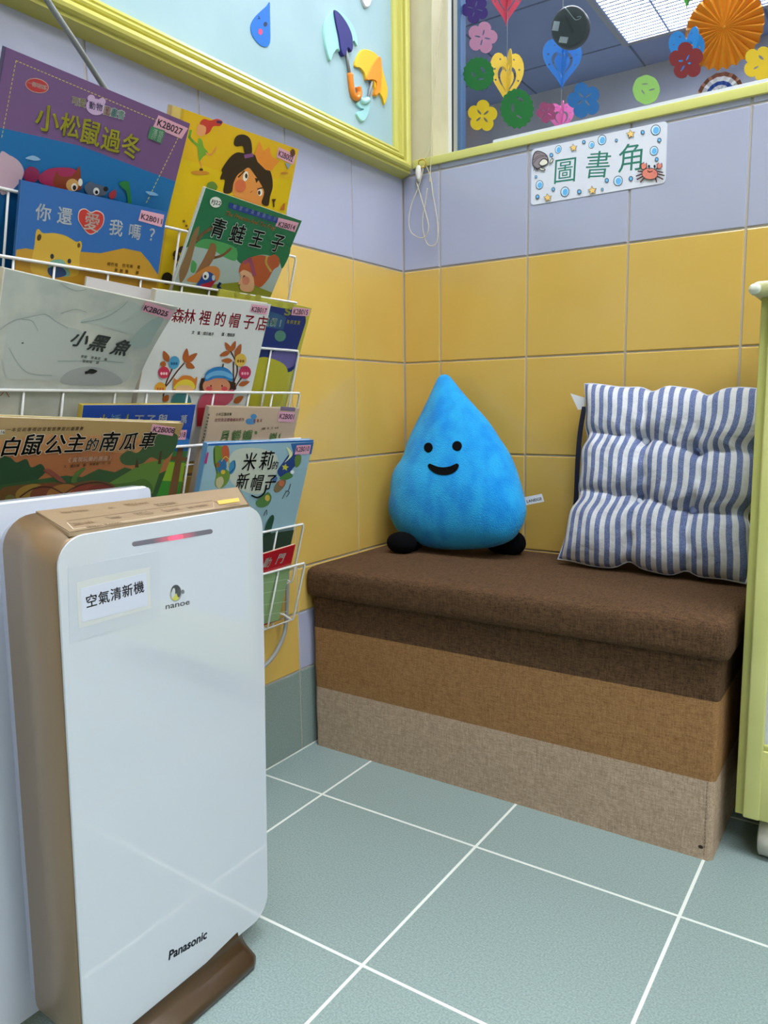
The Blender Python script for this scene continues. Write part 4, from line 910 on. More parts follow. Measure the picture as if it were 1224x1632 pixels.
# --- green frog book
def art14(a):
    a.below(mp(zB, [(330, 1120), (380, 1060), (560, 1080), (700, 1130), (850, 1150), (1000, 1180)]), '#a9b8b4')
    a.blob(mp(zB, [(640, 1180), (660, 1080), (800, 1020), (960, 1060), (1050, 1110), (990, 1260), (960, 1200), (870, 1160), (780, 1170), (700, 1230)]), '#1e6e43', 5)
    a.below(mp(zB, [(200, 1380), (480, 1380), (700, 1360), (900, 1440)]), '#8a8f2e')
    for q in ([(330, 1090), (400, 1040), (520, 1060), (640, 1110), (640, 1200), (560, 1180), (480, 1130), (400, 1110)], [(300, 1280), (310, 1200), (345, 1230), (330, 1290)]): a.blob(mp(zB, q), '#4d9a55', 5)
    a.blob(mp(zB, [(365, 950), (330, 1100), (280, 1280), (225, 1370), (215, 1280), (260, 1160), (320, 990)]), '#8a6a44', 4); a.curve(mp(zB, [(350, 1050), (390, 1000), (470, 950)]), 5, '#8a6a44')
    a.blob(mp(zB, [(455, 1070), (490, 1090), (480, 1170), (420, 1270), (370, 1330), (330, 1310), (390, 1200), (430, 1120)]), '#8f623a', 4); a.curve(mp(zB, [(470, 1180), (540, 1160), (600, 1110)]), 4, '#8f623a')
    a.blob(mp(zB, [(270, 1350), (350, 1290), (430, 1245), (500, 1250), (520, 1300), (490, 1360), (380, 1370)]), '#c9803a', 5); a.blob(mp(zB, [(370, 1340), (400, 1290), (450, 1290), (485, 1330), (470, 1380), (420, 1420), (340, 1400)]), '#274a92', 5)
    a.blob(mp(zB, [(370, 1385), (430, 1365), (478, 1350), (460, 1390), (410, 1415)]), '#b02a3a', 4); a.ell(*zB(412, 1315), 5, 6.5, '#e8ebea', 10); a.ell(*zB(408, 1320), 2, 2.6, '#12151d'); a.ell(*zB(470, 1330), 2.6, 4.5, '#b9ccd6')
    a.curve(mp(zB, [(520, 1370), (505, 1395), (520, 1410), (512, 1425)]), 4, '#1f3f86')
    a.blob(mp(zB, [(660, 1290), (680, 1220), (740, 1180), (820, 1160), (880, 1170), (930, 1155), (965, 1190), (960, 1240), (920, 1270), (880, 1340), (820, 1400), (770, 1370), (760, 1300), (700, 1270)]), '#b5572b', 5)
    a.blob(mp(zB, [(670, 1290), (700, 1270), (755, 1300), (775, 1360), (760, 1430), (690, 1430), (665, 1400), (672, 1380), (655, 1375), (672, 1330)]), '#dfa982', 4)
    a.line(mp(zB, [(700, 1215), (745, 1190), (775, 1310)]), 6, '#9a4a62'); a.curve(mp(zB, [(870, 1170), (865, 1220), (900, 1280)]), 3.4, '#d9b25e'); a.ell(*zB(697, 1335), 2.2, 5.5, '#2c2a33', 10); a.ell(*zB(712, 1350), 6, 7, '#d5856a')
    a.ell(*zB(485, 762), 9.3, 8.5, '#e6e8df', 15); a.text('FJ22', zB(452, 772), zB(520, 786), 6.5, '#1d1d1d', .015, run=True)
    a.poly(mp(zB, [(590, 765), (955, 880), (945, 920), (580, 805)]), '#243f8a'); a.text('柏慧中英雙語童話', zB(600, 802), zB(945, 908), 6.5, '#a8b7d8', .01)
    a.text('The Princess And The Frog', zB(553, 855), zB(925, 970), 6.5, '#c98a4a', .02, shear=.2, run=True)
    for ch, x0, x1, y0, y1, h in (('青', 425, 540, 1010, 1042, 30), ('蛙', 565, 690, 1052, 1082, 30), ('王', 708, 840, 1085, 1115, 28), ('子', 865, 990, 1118, 1145, 28)):
        a.text(ch, zB(x0, y0), zB(x1, y1), h, '#c8dccd', .05); a.text(ch, zB(x0, y0), zB(x1, y1), h, '#111613', .02)
book('green paperback with black title characters and a blue frog, leaning far forward', 2, 29, (328, 299), (481, 352), .45, '#d9dcd2', art=art14, cover='#256f45', base=((0, -1.2, 0), (0, -.2, 0)),
     stick=(S4(zB, (955, 878), (1110, 918), (1080, 988), (935, 942)), 'K2B014', zB(955, 945), zB(1078, 973), 8))
# --- pale marbled book
def art25(a):
    def zG(x, y): return zC(x, y)
    a.blob(mp(zG, [(60, 1060), (200, 980), (310, 965), (420, 1040), (560, 1080), (640, 1200), (900, 1260), (860, 1440), (500, 1430), (200, 1420), (30, 1380)]), '#b3bab6', 6)
    a.blob(mp(zG, [(560, 1010), (720, 960), (900, 880), (1000, 930), (1060, 1010), (960, 1100), (820, 1080), (700, 1040)]), '#b1bbb5', 6)
    a.blob(mp(zG, [(950, 1090), (1060, 1000), (1140, 990), (1080, 1100), (1010, 1200), (900, 1180)]), '#9fb0ac', 6)
    a.blob(mp(zG, [(420, 1440), (480, 1360), (640, 1330), (800, 1380), (840, 1450), (600, 1460)]), '#9fa3a3', 6)
    for q in ([(0, 1070), (90, 1010), (200, 985), (310, 965), (380, 1010), (470, 1060)], [(420, 960), (520, 930), (600, 950)], [(560, 1020), (720, 990), (840, 920), (890, 870)], [(60, 1200), (140, 1330), (220, 1380), (360, 1390)], [(400, 1290), (560, 1290), (700, 1290), (860, 1300)], [(420, 750), (520, 800), (600, 790)], [(150, 1000), (220, 1010), (260, 1080)]): a.curve(mp(zG, q), 1.0, '#8f9c9c')
    for ch, x0, x1, y0, y1, h in (('小', 490, 618, 1148, 1160, 27), ('黑', 615, 755, 1170, 1185, 28), ('魚', 775, 915, 1192, 1205, 27)): a.text(ch, zG(x0, y0), zG(x1, y1), h, '#2f3331', .028, shear=.3)
    a.text('李歐 李奧尼 著', zG(565, 1232), zG(755, 1245), 5, '#6c706c', .012); a.text('張劍鳴 譯', zG(575, 1265), zG(695, 1272), 5, '#6c706c', .012)
    a.blob(mp(zG, [(588, 1362), (605, 1358), (622, 1345), (645, 1345), (672, 1356), (668, 1366), (640, 1378), (615, 1375), (590, 1380)]), '#161716', 3); a.ell(*zG(153, 1163), 1.8, 1.2, '#3a3d3c')
    a.curve(mp(zG, [(0, 1530), (30, 1500), (60, 1540)]), 1.2, '#8a3a2e')
book('pale grey marbled picture book with a tiny black fish on its cover', 4, 22, (8, 428), (284, 490), .8, '#d8d7cc', art=art25, cover=vary(mat('marbled_cover', '#bfc2b9', .3), '#a9afaa', '#c9cabf', 16, 6, lo=.35, hi=.65), fix=-80.6,
     stick=(S4(zC, (1002, 872), (1200, 935), (1170, 1000), (975, 940)), 'K2B025', zC(998, 935), zC(1160, 980), 10))
# white booklet behind it
book('plain white booklet showing only its top edge behind the pale marbled book', 3, 17, (140, 441), (243, 462), .3, '#d5d3d0', cover='#d3cfd0')
# --- hat shop book
def art17(a):
    for p, ch in zip([(60, 575), (150, 585), (275, 595), (400, 607), (515, 617), (630, 628), (735, 640)], '森林裡的帽子店'):
        a.text(ch, zD(*p), zD(p[0]+105, p[1]+10), 23, '#b3283f', .014)
    a.text('文·圖/成田雅子', zD(228, 675), zD(408, 690), 5.6, '#3a3a3c', .01); a.text('譯/周姚萍', zD(470, 690), zD(578, 698), 5.6, '#3a3a3c', .01)
    def leaf(p, q, w, c='#a85a26'):
        p, q = np.array(zD(*p)), np.array(zD(*q)); d = q-p; n = np.array([-d[1], d[0]])/np.hypot(*d)*w
        a.blob([p, p+d*.4+n, q, p+d*.4-n], c, 5)
    for q in ([(20, 1100), (60, 1050), (110, 980), (170, 910)], [(0, 1180), (20, 1080), (70, 960)], [(560, 1200), (570, 1080), (600, 980), (590, 900), (545, 810)], [(565, 1140), (620, 1050), (690, 970)], [(570, 1130), (570, 900)]): a.curve(mp(zD, q), 2.2, '#5a3524')
    for p, q, w in (((175, 905), (190, 790), 5), ((180, 905), (275, 830), 5), ((180, 915), (255, 950), 5), ((40, 900), (0, 810), 5), ((545, 815), (500, 740), 4), ((550, 815), (585, 730), 4), ((540, 820), (455, 850), 4), ((585, 860), (630, 755), 5), ((560, 890), (470, 890), 4), ((610, 1090), (700, 1060), 4), ((570, 1230), (650, 1180), 5), ((0, 1220), (40, 1170), 5), ((20, 920), (-30, 915), 5)): leaf(p, q, w)
    for cx, cy, rx, ry, c, c2 in ((85, 905, 8.5, 10.5, '#4d97bd', '#1f5c86'), (625, 885, 9, 10.5, '#d6b04a', '#8a5a1e'), (660, 985, 9.5, 10.5, '#b52f52', '#e4a0b0'), (0, 985, 9, 9.5, '#c2334f', '#f0c6c6'), (-30, 1110, 9, 9, '#d99a2e', '#b5642a')):
        a.ell(*zD(cx, cy), rx, ry, c, 15)
        for k in (-.45, 0, .45): a.ell(*zD(cx+rx*5*k, cy+8), 1.7, 2.4, c2)
    # cat child
    a.blob(mp(zD, [(75, 1110), (80, 1030), (105, 1045), (150, 1010), (215, 1012), (245, 1035), (270, 1020), (262, 1090), (240, 1125), (90, 1130)]), '#cf7a2c', 4); a.blob(mp(zD, [(78, 1118), (110, 1065), (170, 1040), (225, 1055), (250, 1090), (240, 1120), (160, 1100)]), '#dcc23c', 4)
    a.ell(*zD(165, 1125), 14, 8, '#dcae7a'); a.blob(mp(zD, [(65, 1240), (80, 1170), (120, 1150), (190, 1150), (215, 1240)]), '#3f7c80', 4)
    # girl in blue hat
    a.blob(mp(zD, [(290, 1120), (300, 1050), (330, 1030), (560, 1060), (580, 1090), (565, 1130), (330, 1150)]), '#3a2418', 4); a.ell(*zD(425, 1095), 22, 15, '#c98562'); a.ell(*zD(365, 1115), 5, 3.5, '#c8494f'); a.ell(*zD(490, 1115), 5, 3.5, '#c8494f')
    for x in (380, 470): a.ell(*zD(x, 1092), 1, 1.8, '#24150e')
    a.blob(mp(zD, [(330, 1050), (340, 985), (400, 945), (475, 938), (530, 965), (558, 1010), (550, 1055), (500, 1035), (420, 1030), (360, 1050)]), '#2e79b4', 4); a.blob(mp(zD, [(340, 1010), (400, 975), (480, 970), (552, 1005), (550, 1035), (480, 1010), (400, 1012), (345, 1040)]), '#6aa6cf', 4); a.line(mp(zD, [(475, 940), (480, 915)]), 2, '#3a2418')
    a.blob(mp(zD, [(285, 1300), (270, 1260), (300, 1180), (350, 1150), (470, 1150), (560, 1120), (555, 1200), (480, 1260), (380, 1280)]), '#bb4f63', 4); a.poly(mp(zD, [(270, 1270), (350, 1270), (330, 1420), (262, 1420)]), '#a02330')
book('white picture book with red title characters and a child in a blue hat', 4, 21, (250, 462), (432, 485), .9, '#cfcaba', art=art17, cover='#d3d4d2',
     stick=(S4(zD, (718, 430), (855, 448), (838, 520), (703, 492)), 'K2B017', zD(717, 490), zD(836, 506), 8))
# --- yellow and navy book (generic shapes in place of the cartoon)
def art15(a):
    a.blob(mp(zD, [(700, 470), (1010, 470), (1130, 500), (1160, 560), (1140, 640), (1090, 800), (1040, 980), (760, 960), (700, 900)]), '#1c2c6c', 5)
    a.poly(mp(zD, [(840, 480), (960, 520), (1000, 540), (975, 640), (840, 620)]), '#2a4f74'); a.text('瑣綢!', zD(800, 605), zD(975, 620), 13, '#d0dcd8', .05); a.text('瑣綢!', zD(800, 605), zD(975, 620), 13, '#3f7f78', .015)
    a.text('S', zD(985, 520), zD(1030, 522), 12, '#b9b83a', .03, run=True); a.text('海綿寶寶', zD(995, 590), zD(1112, 600), 6.5, '#c9bd4a', .015)
    for x, y in ((600, 350), (690, 370), (770, 375), (950, 430), (1040, 440)): a.ell(*zD(x, y), 5, 4, '#a3a035', 10)
    a.ell(*zD(950, 690), 9, 9, '#4d7a6a'); a.blob(mp(zD, [(880, 830), (990, 790), (1090, 830), (1060, 930), (960, 960), (880, 900)]), '#67609a', 5)
    a.blob(mp(zD, [(700, 1100), (760, 880), (900, 880), (1010, 970), (960, 1200), (880, 1260), (700, 1260)]), '#b4ad26', 5)
book('navy and yellow paperback half hidden behind the white picture book at the right end', 3, 20, (352, 461), (497, 491), .35, '#b7b04a', art=art15, cover='#b9b545',
     stick=(S4(zD, (1050, 455), (1195, 470), (1178, 530), (1040, 520)), 'K2B015', zD(1055, 512), zD(1172, 520), 8.5))
# --- deep blue book behind the pumpkin book
def art18(a):
    a.below(mp(zF, [(480, 340), (900, 300), (1060, 200), (1100, 200), (1190, 230)]), '#2f73b5'); a.below(mp(zF, [(480, 360), (950, 300), (1180, 300)]), '#3d7a3e'); a.below(mp(zF, [(480, 480), (940, 360), (1180, 370)]), '#8db02a'); a.below(mp(zF, [(480, 600), (940, 480), (1180, 480)]), '#3d8a2c')
    a.poly(mp(zF, [(1085, 270), (1120, 275), (1075, 570), (1025, 570), (1060, 400)]), '#7a5230'); a.poly(mp(zF, [(975, 330), (1150, 340), (1145, 365), (980, 350)]), '#7a5230')
    for i, (ch, c) in enumerate(zip('小矮人王子與', ('#d0c23c', '#7fb0e0', '#d0c23c', '#c8cdd8', '#c8cdd8', '#d8dde4'))): a.text(ch, zF(590+72*i, 148), zF(655+72*i, 148), 19, c, .02)
    a.text('萬', zF(1085, 135), zF(1145, 130), 14, '#dfe4ea', .01); a.text('1', zF(1080, 118), zF(1140, 116), 11, '#dfe4ea', .01) if False else None
book('deep blue picture book with green fields, mostly behind the pumpkin book', 5, 18, (133, 646), (312, 645), .8, '#c9b23c', art=art18, cover='#24479c',
     stick=(S4(zF, (1030, 172), (1138, 172), (1128, 232), (1020, 232)), 'K2B018', zF(1036, 222), zF(1128, 217), 9))
# --- pumpkin book
def art08(a):
    a.below(mp(zF, [(0, 240), (300, 200), (700, 210), (1080, 240)]), '#b98553'); a.below(mp(zF, [(0, 330), (400, 300), (700, 310), (1050, 330)]), '#a8693f')
    a.blob(mp(zF, [(905, 240), (960, 200), (1050, 190), (1085, 220), (1060, 300), (990, 360), (920, 340), (860, 380), (760, 385), (730, 340), (780, 300), (840, 310)]), '#3c5a38', 6)
    a.blob(mp(zF, [(0, 350), (60, 340), (100, 370), (160, 350), (190, 400), (250, 380), (275, 430), (230, 480), (270, 520), (0, 560)]), '#27492f', 5)
    a.below(mp(zF, [(280, 500), (400, 450), (500, 460), (600, 410), (700, 430), (760, 400), (830, 420), (900, 470), (1000, 420)]), '#33552f')
    a.poly(mp(zF, [(700, 560), (640, 510), (760, 440), (860, 380), (1000, 350), (960, 470), (930, 560)]), '#5f8238')
    a.blob(mp(zF, [(640, 510), (720, 500), (800, 490), (880, 470), (930, 520), (900, 560), (700, 560)]), '#4e6f32', 4)
    a.poly(mp(zF, [(960, 380), (975, 300), (985, 300), (980, 380)]), '#4a3420'); a.poly(mp(zF, [(820, 400), (835, 340), (845, 400)]), '#4a3420')
    a.blob(mp(zF, [(0, 540), (100, 510), (200, 500), (330, 490), (420, 500), (560, 480), (680, 500), (690, 540), (600, 640), (0, 680)]), '#6a4a26', 5)
    for cx, c in ((190, '#9a7a34'), (280, '#7a3f26'), (380, '#a06a30'), (520, '#8a3a28'), (610, '#7a3026')): a.ell(*zF(cx, 560), 26, 15, c, -10)
    a.curve(mp(zF, [(120, 580), (200, 530), (300, 520), (380, 560)]), 2, '#4a2a1c'); a.curve(mp(zF, [(390, 560), (480, 510), (600, 490), (685, 520)]), 2, '#4a2a1c')
    a.blob(mp(zF, [(260, 420), (300, 410), (370, 460), (400, 495), (350, 480), (300, 440)]), '#8a4a3c', 4); a.blob(mp(zF, [(430, 490), (450, 440), (505, 400), (515, 412), (470, 460), (465, 490)]), '#4f7032', 4); a.ell(*zF(60, 600), 9, 9, '#6f6a3a')
    for ch, x0, x1, y0, h in (('白', 0, 112, 332, 33), ('鼠', 120, 258, 325, 36), ('公', 258, 388, 320, 34), ('主', 388, 508, 310, 33), ('的', 508, 595, 300, 22), ('南', 590, 712, 300, 33), ('瓜', 712, 832, 295, 30), ('車', 828, 945, 285, 29)):
        a.text(ch, zF(x0, y0), zF(x1, y0-5), h, '#dcd2bc', .05, shear=.12); a.text(ch, zF(x0, y0), zF(x1, y0-5), h, '#141210', .018, shear=.12)
    a.text('一本從故事裡啟發智慧學習的圖畫書', zF(30, 180), zF(505, 172), 6.5, '#4a3a24', .012, shear=.15); a.poly(mp(zF, [(-10, 170), (25, 168), (22, 195), (-12, 197)]), '#c9c9bd'); a.text('16', zF(0, 192), zF(22, 191), 5.5, '#30302a', .02, run=True)
    a.text('《實現玩樂的團圓》', zF(400, 368), zF(680, 355), 8.5, '#e0c4ac', .02); a.text('文 蕾拉蔓 圖 阿魯姆 文 克', zF(380, 402), zF(670, 378), 5, '#4f3a26', .01)
book('brown and green picture book with a pumpkin, just above the white panel', 6, 24, (-8, 665), (293, 675), .8, '#c9b98a', art=art08, cover='#ab8f5f', base=((.0, -2.2, 0), (0, 0, 0)),
     stick=(S4(zF, (928, 135), (1065, 158), (1050, 208), (913, 188)), 'K2B008', zF(930, 183), zF(1060, 193), 9))
# --- beige cookie book
def art01(a):
    a.text('小米豆園故事', zD(425, 1340), zD(555, 1340), 5.5, '#4a5a3c', .012); a.text('幼兒食品營養繪本系列', zD(415, 1388), zD(655, 1385), 6, '#a0485a', .012)
    for cx, cy, r in ((700, 1385, 6), (735, 1345, 5), (720, 1385, 6)): a.ell(*zD(cx, cy), r, r*.8, '#4f86b5')
    a.text('愛看天', zD(725, 1395), zD(805, 1390), 5.5, '#b55a5a', .015); a.text('文圖 李 月 水禾', zD(795, 1455), zD(935, 1445), 4, '#6c5c50', .01)
    for ch, x in (('月', 440), ('餅', 535), ('罐', 625)): a.text(ch, zD(x, 1555), zD(x+95, 1548), 19, '#4f7a3c', .045); a.text(ch, zD(x, 1555), zD(x+95, 1548), 19, '#a8c486', .008)
    a.ell(*zD(752, 1475), 2, 2.6, '#5f8a4a'); a.text('謝!', zD(855, 1560), zD(960, 1552), 16, '#4f7a3c', .045); a.text('謝!', zD(855, 1560), zD(960, 1552), 16, '#a8c486', .008)
    a.poly(mp(zD, [(955, 1262), (1075, 1272), (1068, 1300), (950, 1292)]), '#7a6a86'); a.curve(mp(zD, [(360, 1300), (340, 1480), (310, 1560)]), 4.5, '#a99a86')
    for k in range(9): a.ell(*zD(368-6*k, 1330+26*k), 1.5, 1.5, '#5f5648')
book('beige picture book with green outlined title behind the pale blue one', 5, 18, (334, 648), (478, 651), .7, '#b7a68f', art=art01, cover='#c3ab93',
     stick=(S4(zD, (938, 1303), (1070, 1312), (1060, 1392), (930, 1385)), 'K2B001', zD(942, 1362), zD(1058, 1368), 8.5))
# --- light blue hat book
def art10(a):
    a.below(mp(zE, [(300, 110), (700, 90), (1180, 75)]), '#93b4c2'); a.below(mp(zE, [(200, 420), (600, 330), (1080, 300)]), '#8fb0bd')
    a.blob(mp(zE, [(500, 150), (700, 130), (860, 200), (830, 400), (700, 520), (500, 450), (440, 300)]), '#bcc3b6', 6)
    a.poly(mp(zE, [(975, 90), (1170, 78), (1150, 180), (1000, 180)]), '#2f5f9c')
    a.blob(mp(zE, [(325, 120), (380, 110), (440, 125), (450, 200), (420, 290), (460, 340), (440, 420), (380, 470), (330, 440), (345, 330), (320, 250)]), '#6b8a3a', 5)
    a.blob(mp(zE, [(390, 120), (440, 110), (455, 190), (430, 250), (400, 220)]), '#b55a3a', 4); a.blob(mp(zE, [(360, 240), (410, 220), (430, 290), (390, 340), (350, 310)]), '#2f6a9c', 4)
    a.blob(mp(zE, [(455, 260), (500, 230), (505, 300), (470, 350), (450, 320)]), '#3f86b0', 4); a.blob(mp(zE, [(345, 390), (390, 370), (405, 420), (370, 470), (340, 440)]), '#b9b08a', 4); a.ell(*zE(400, 330), 3.5, 3.5, '#d0b83e'); a.ell(*zE(355, 270), 4, 4, '#8a5a34')
    for q, c in (([(325, 130), (330, 250), (350, 340)], '#2f4a22'), ([(385, 240), (420, 200), (450, 230), (445, 290)], '#d9b93e'), ([(455, 340), (500, 290), (495, 240)], '#24507c')): a.curve(mp(zE, q), 1.4, c)
    for q, c in (([(900, 260), (960, 180), (1000, 170), (1050, 180), (1060, 240), (990, 300), (970, 360), (900, 380), (860, 330)], '#25407c'), ([(1010, 200), (1060, 190), (1055, 260), (1015, 290)], '#5c7a38'), ([(880, 380), (960, 330), (990, 370), (920, 400)], '#4a7a3e'), ([(840, 440), (880, 400), (930, 400), (920, 450), (870, 500), (830, 490)], '#7a6a4a'), ([(690, 620), (680, 580), (740, 530), (780, 500), (810, 540), (790, 600), (740, 630)], '#4f7a44'), ([(815, 400), (835, 365), (860, 380), (840, 420)], '#4a6a9c')): a.blob(mp(zE, q), c, 4)
    a.ell(*zE(895, 425), 4.5, 5, '#b5674a'); a.ell(*zE(775, 550), 4, 5, '#b9a04a'); a.star(*zE(925, 290), 6, '#b9b83a', 10); a.blob(mp(zE, [(935, 118), (975, 150), (985, 190), (920, 250), (960, 190)]), '#d3d8a6', 4); a.ell(*zE(985, 330), 3, 3, '#d9dce0')
    for ch, x0, x1, y0, h in (('米', 525, 690, 320, 30), ('莉', 690, 810, 312, 31), ('的', 800, 865, 310, 14), ('新', 500, 600, 478, 27), ('帽', 610, 730, 490, 27), ('子', 730, 840, 480, 26)): a.text(ch, zE(x0, y0), zE(x1, y0-6), h, '#17191c', .008)
    a.curve(mp(zE, [(640, 528), (690, 545), (745, 510), (765, 440)]), 2.6, '#17191c')
    for q in ([(900, 555), (930, 500), (955, 480), (970, 430)], [(925, 490), (960, 500), (935, 540)], [(740, 700), (765, 650), (770, 690)]): a.curve(mp(zE, q), .9, '#2e3236')
    a.blob(mp(zE, [(750, 810), (780, 730), (815, 692), (830, 720), (810, 800), (790, 880), (750, 900)]), '#1f4a3a', 4); a.below(mp(zE, [(600, 930), (800, 850), (900, 840)]), '#2c4438')
    a.poly(mp(zE, [(235, 250), (262, 160), (275, 165), (255, 262)]), '#b23a7a')
book('light blue picture book with decorative plants and black brush title, lower right end', 7, 17, (332, 707), (500, 701), .9, '#6f9fc9', art=art10, cover='#2f68b0', zbot=42,
     stick=(S4(zE, (1025, 105), (1145, 100), (1130, 178), (1005, 182)), 'K2B010', zE(1018, 162), zE(1128, 152), 8.5))
# --- small red and green book
zH = lambda x, y: (380+x/3.707, 640+y/3.707)
def art99(a):
    a.below(mp(zH, [(100, 1012), (200, 1002), (300, 965)]), '#8fae7c')
    for y in (1050, 1110, 1180, 1240): a.line(mp(zH, [(120, y+25), (285, y)]), 1.0, '#b9cba6')
    for ch, x0, x1, y0, h in (('動', 130, 195, 985, 17), ('門', 205, 275, 962, 18)): a.text(ch, zH(x0, y0), zH(x1, y0-12), h, '#e3dcd2', .016, shear=.2)
    a.below(mp(zH, [(100, 1312), (205, 1300), (230, 1296)]), '#9c1f2b')
book('small red and green book in the lowest pocket, partly behind the purifier', 8, 20, (402, 889), (471, 868), .4, '#d9c7b0', art=art99, cover='#b01c28')
# ================================================================== DECORATIONS ON AND BEHIND THE WINDOW
GS = Surf((0, GY-.1, 110), (100, GY-.1, 110), (0, GY-.1, 160), (100, GY-.1, 160))
def flower(cx, cy, r, rot, n=5, amp=.2, sy=1.0):
    P = []
    for i in range(n*12):
        t_ = 2*math.pi*i/(n*12); q = r*(1-amp+amp*abs(math.cos(n*t_/2))**.7*1.0) if amp > .1 else r*(1+amp*math.cos(n*t_))
        P.append((cx+q*math.cos(t_+math.radians(rot)), cy+sy*q*math.sin(t_+math.radians(rot))))
    return P
def leafhole(cx, cy, ln, wd, ang):
    d = np.array([math.cos(math.radians(ang)), math.sin(math.radians(ang))]); n = np.array([-d[1], d[0]])
    return [tuple(np.array([cx, cy])+d*ln*math.cos(t_)+n*wd*math.sin(t_)) for t_ in np.linspace(0, 2*math.pi, 10, endpoint=False)]
def cutout(label, cx, cy, r, rot, col, holes, n=5, amp=.28, sy=1.08):
    mb = MB(); fn = lambda x, y, z: GS.px(x, y, z)
    mb.sheet(flower(cx, cy, r, rot, n, amp, sy), [leafhole(*h) for h in holes], fn, .06, ink(col, .7))
    tag(mb.build('paper_flower' if n == 5 else 'paper_disc', None, GS.px(cx, cy)), label, 'paper decoration', 'paper cut-outs stuck on the window glass')
def four(cx, cy, d, ln, wd, rot): return [(cx+d*math.cos(math.radians(rot+90*k)), cy+d*math.sin(math.radians(rot+90*k)), ln, wd, rot+90*k) for k in range(4)]
cutout('deep purple paper flower at the top left of the window glass', 757, 14, 22, 100, '#2f1a62', four(757, 14, 8, 5, 1.1, -75))
cutout('dusty pink paper flower on the glass below the purple one', 769, 60, 24, 140, '#a2708f', four(769, 60, 8, 5, 1.3, -78))
cutout('green scalloped paper disc on the glass overlapping the yellow heart lantern', 763, 118, 24.5, 0, '#0c5f29', [(770, 112, 6.5, 2.2, 60), (755, 119, 5, 1.8, 55), (766, 126, 5.5, 1.6, -5)], 18, .03)
cutout('larger green scalloped paper disc low on the glass beside the yellow flower', 824, 173, 26, 0, '#0c5f29', [(829, 158, 6.5, 2.2, 30), (817, 172, 7.5, 2.2, 85), (827, 186, 5.5, 1.6, 30)], 18, .03, 1.2)
cutout('yellow paper flower at the lower left of the window glass', 769, 185, 24, 130, '#b89f10', four(769, 185, 8, 5, 1.6, -40))
cutout('bright blue paper flower on the glass beside the pink heart lantern', 931, 160, 27, 110, '#125493', four(931, 158, 8, 6, 1.5, -40))
cutout('small mauve paper flower on the glass beside the pink heart lantern', 871, 179, 16, 100, '#7d335e', four(871, 179, 6, 4, .9, -60))
cutout('pale lime paper disc on the glass near the middle of the sill', 1030, 143, 21.5, 0, '#78a357', [(1028, 134, 5, 1.2, -5), (1025, 147, 4.5, 1.1, 55), (1039, 143, 5, 1.3, -15)], 8, .015)
cutout('dark red paper flower on the glass in front of a blue heart lantern', 1094, 97, 28, 120, '#640c14', [(1085, 97, 4, 1.8, 0), (1096, 92, 5.5, 1.4, -65), (1088, 109, 6, 1.6, -60), (1099, 101, 3, 1.8, 0)])
cutout('yellow paper flower on the glass at the right edge below the fan', 1211, 102, 27, 150, '#b89c10', [(1213, 92, 5, 2, 40), (1205, 108, 5, 1.4, -30)])
# black disc on the far side of the glass
GB = Surf((0, GY+.25, 110), (100, GY+.25, 110), (0, GY+.25, 160), (100, GY+.25, 160))
z4 = lambda x, y: (720+x/4.708, y/4.708)
el = [(907.5+35*math.cos(t_)*.36+29*math.sin(t_)*.93, 42-35*math.cos(t_)*.93+29*math.sin(t_)*.36) for t_ in np.linspace(0, 2*math.pi, 36, endpoint=False)]
t = thing('round_disc', 'round black plastic disc with a clear hook stuck behind the window glass', 'wall clock', GB.px(908, 42)); og = GB.px(908, 42)
t['category'] = 'disc'
mb = MB(); bk = mat('black_plastic', '#2b2d2f', .4)
mb.loft([[GB.px(*p, -1.4) for p in el], [GB.px(*p, -.2) for p in el], [GB.px(908+(p[0]-908)*.93, 42+(p[1]-42)*.93, 0) for p in el]], bk, True, True); mb.build('disc_body', t, og)
mb = MB(); mb.loft([[GB.px(*z4(*p), .005) for p in q] for q in [((845, 120), (862, 112), (920, 240), (900, 258))]]+[[GB.px(*z4(*p), .03) for p in ((845, 120), (862, 112), (920, 240), (900, 258))]], mat('dark_groove', '#17181a', .6), True, True, False); mb.build('groove', t, og)
for q in (((768, 158), (812, 162), (798, 234), (752, 228)), ((815, 274), (876, 280), (862, 326), (802, 318))):
    mb = MB(); mb.loft([[GB.px(*z4(*p), .005) for p in q], [GB.px(*z4(*p), .06) for p in q]], mat('white_tape', '#d7dde2', .6), True, True, False); mb.build('tape', t, og)
mb = MB(); mb.tube([GB.px(*z4(*p), .1) for p in smooth([(838, 56), (862, 70), (900, 118), (930, 150), (965, 140), (968, 125), (940, 130)], 4, False)], .09, mat('clear_hook', '#c9d2d6', .15), 6); mb.build('hook', t, og)
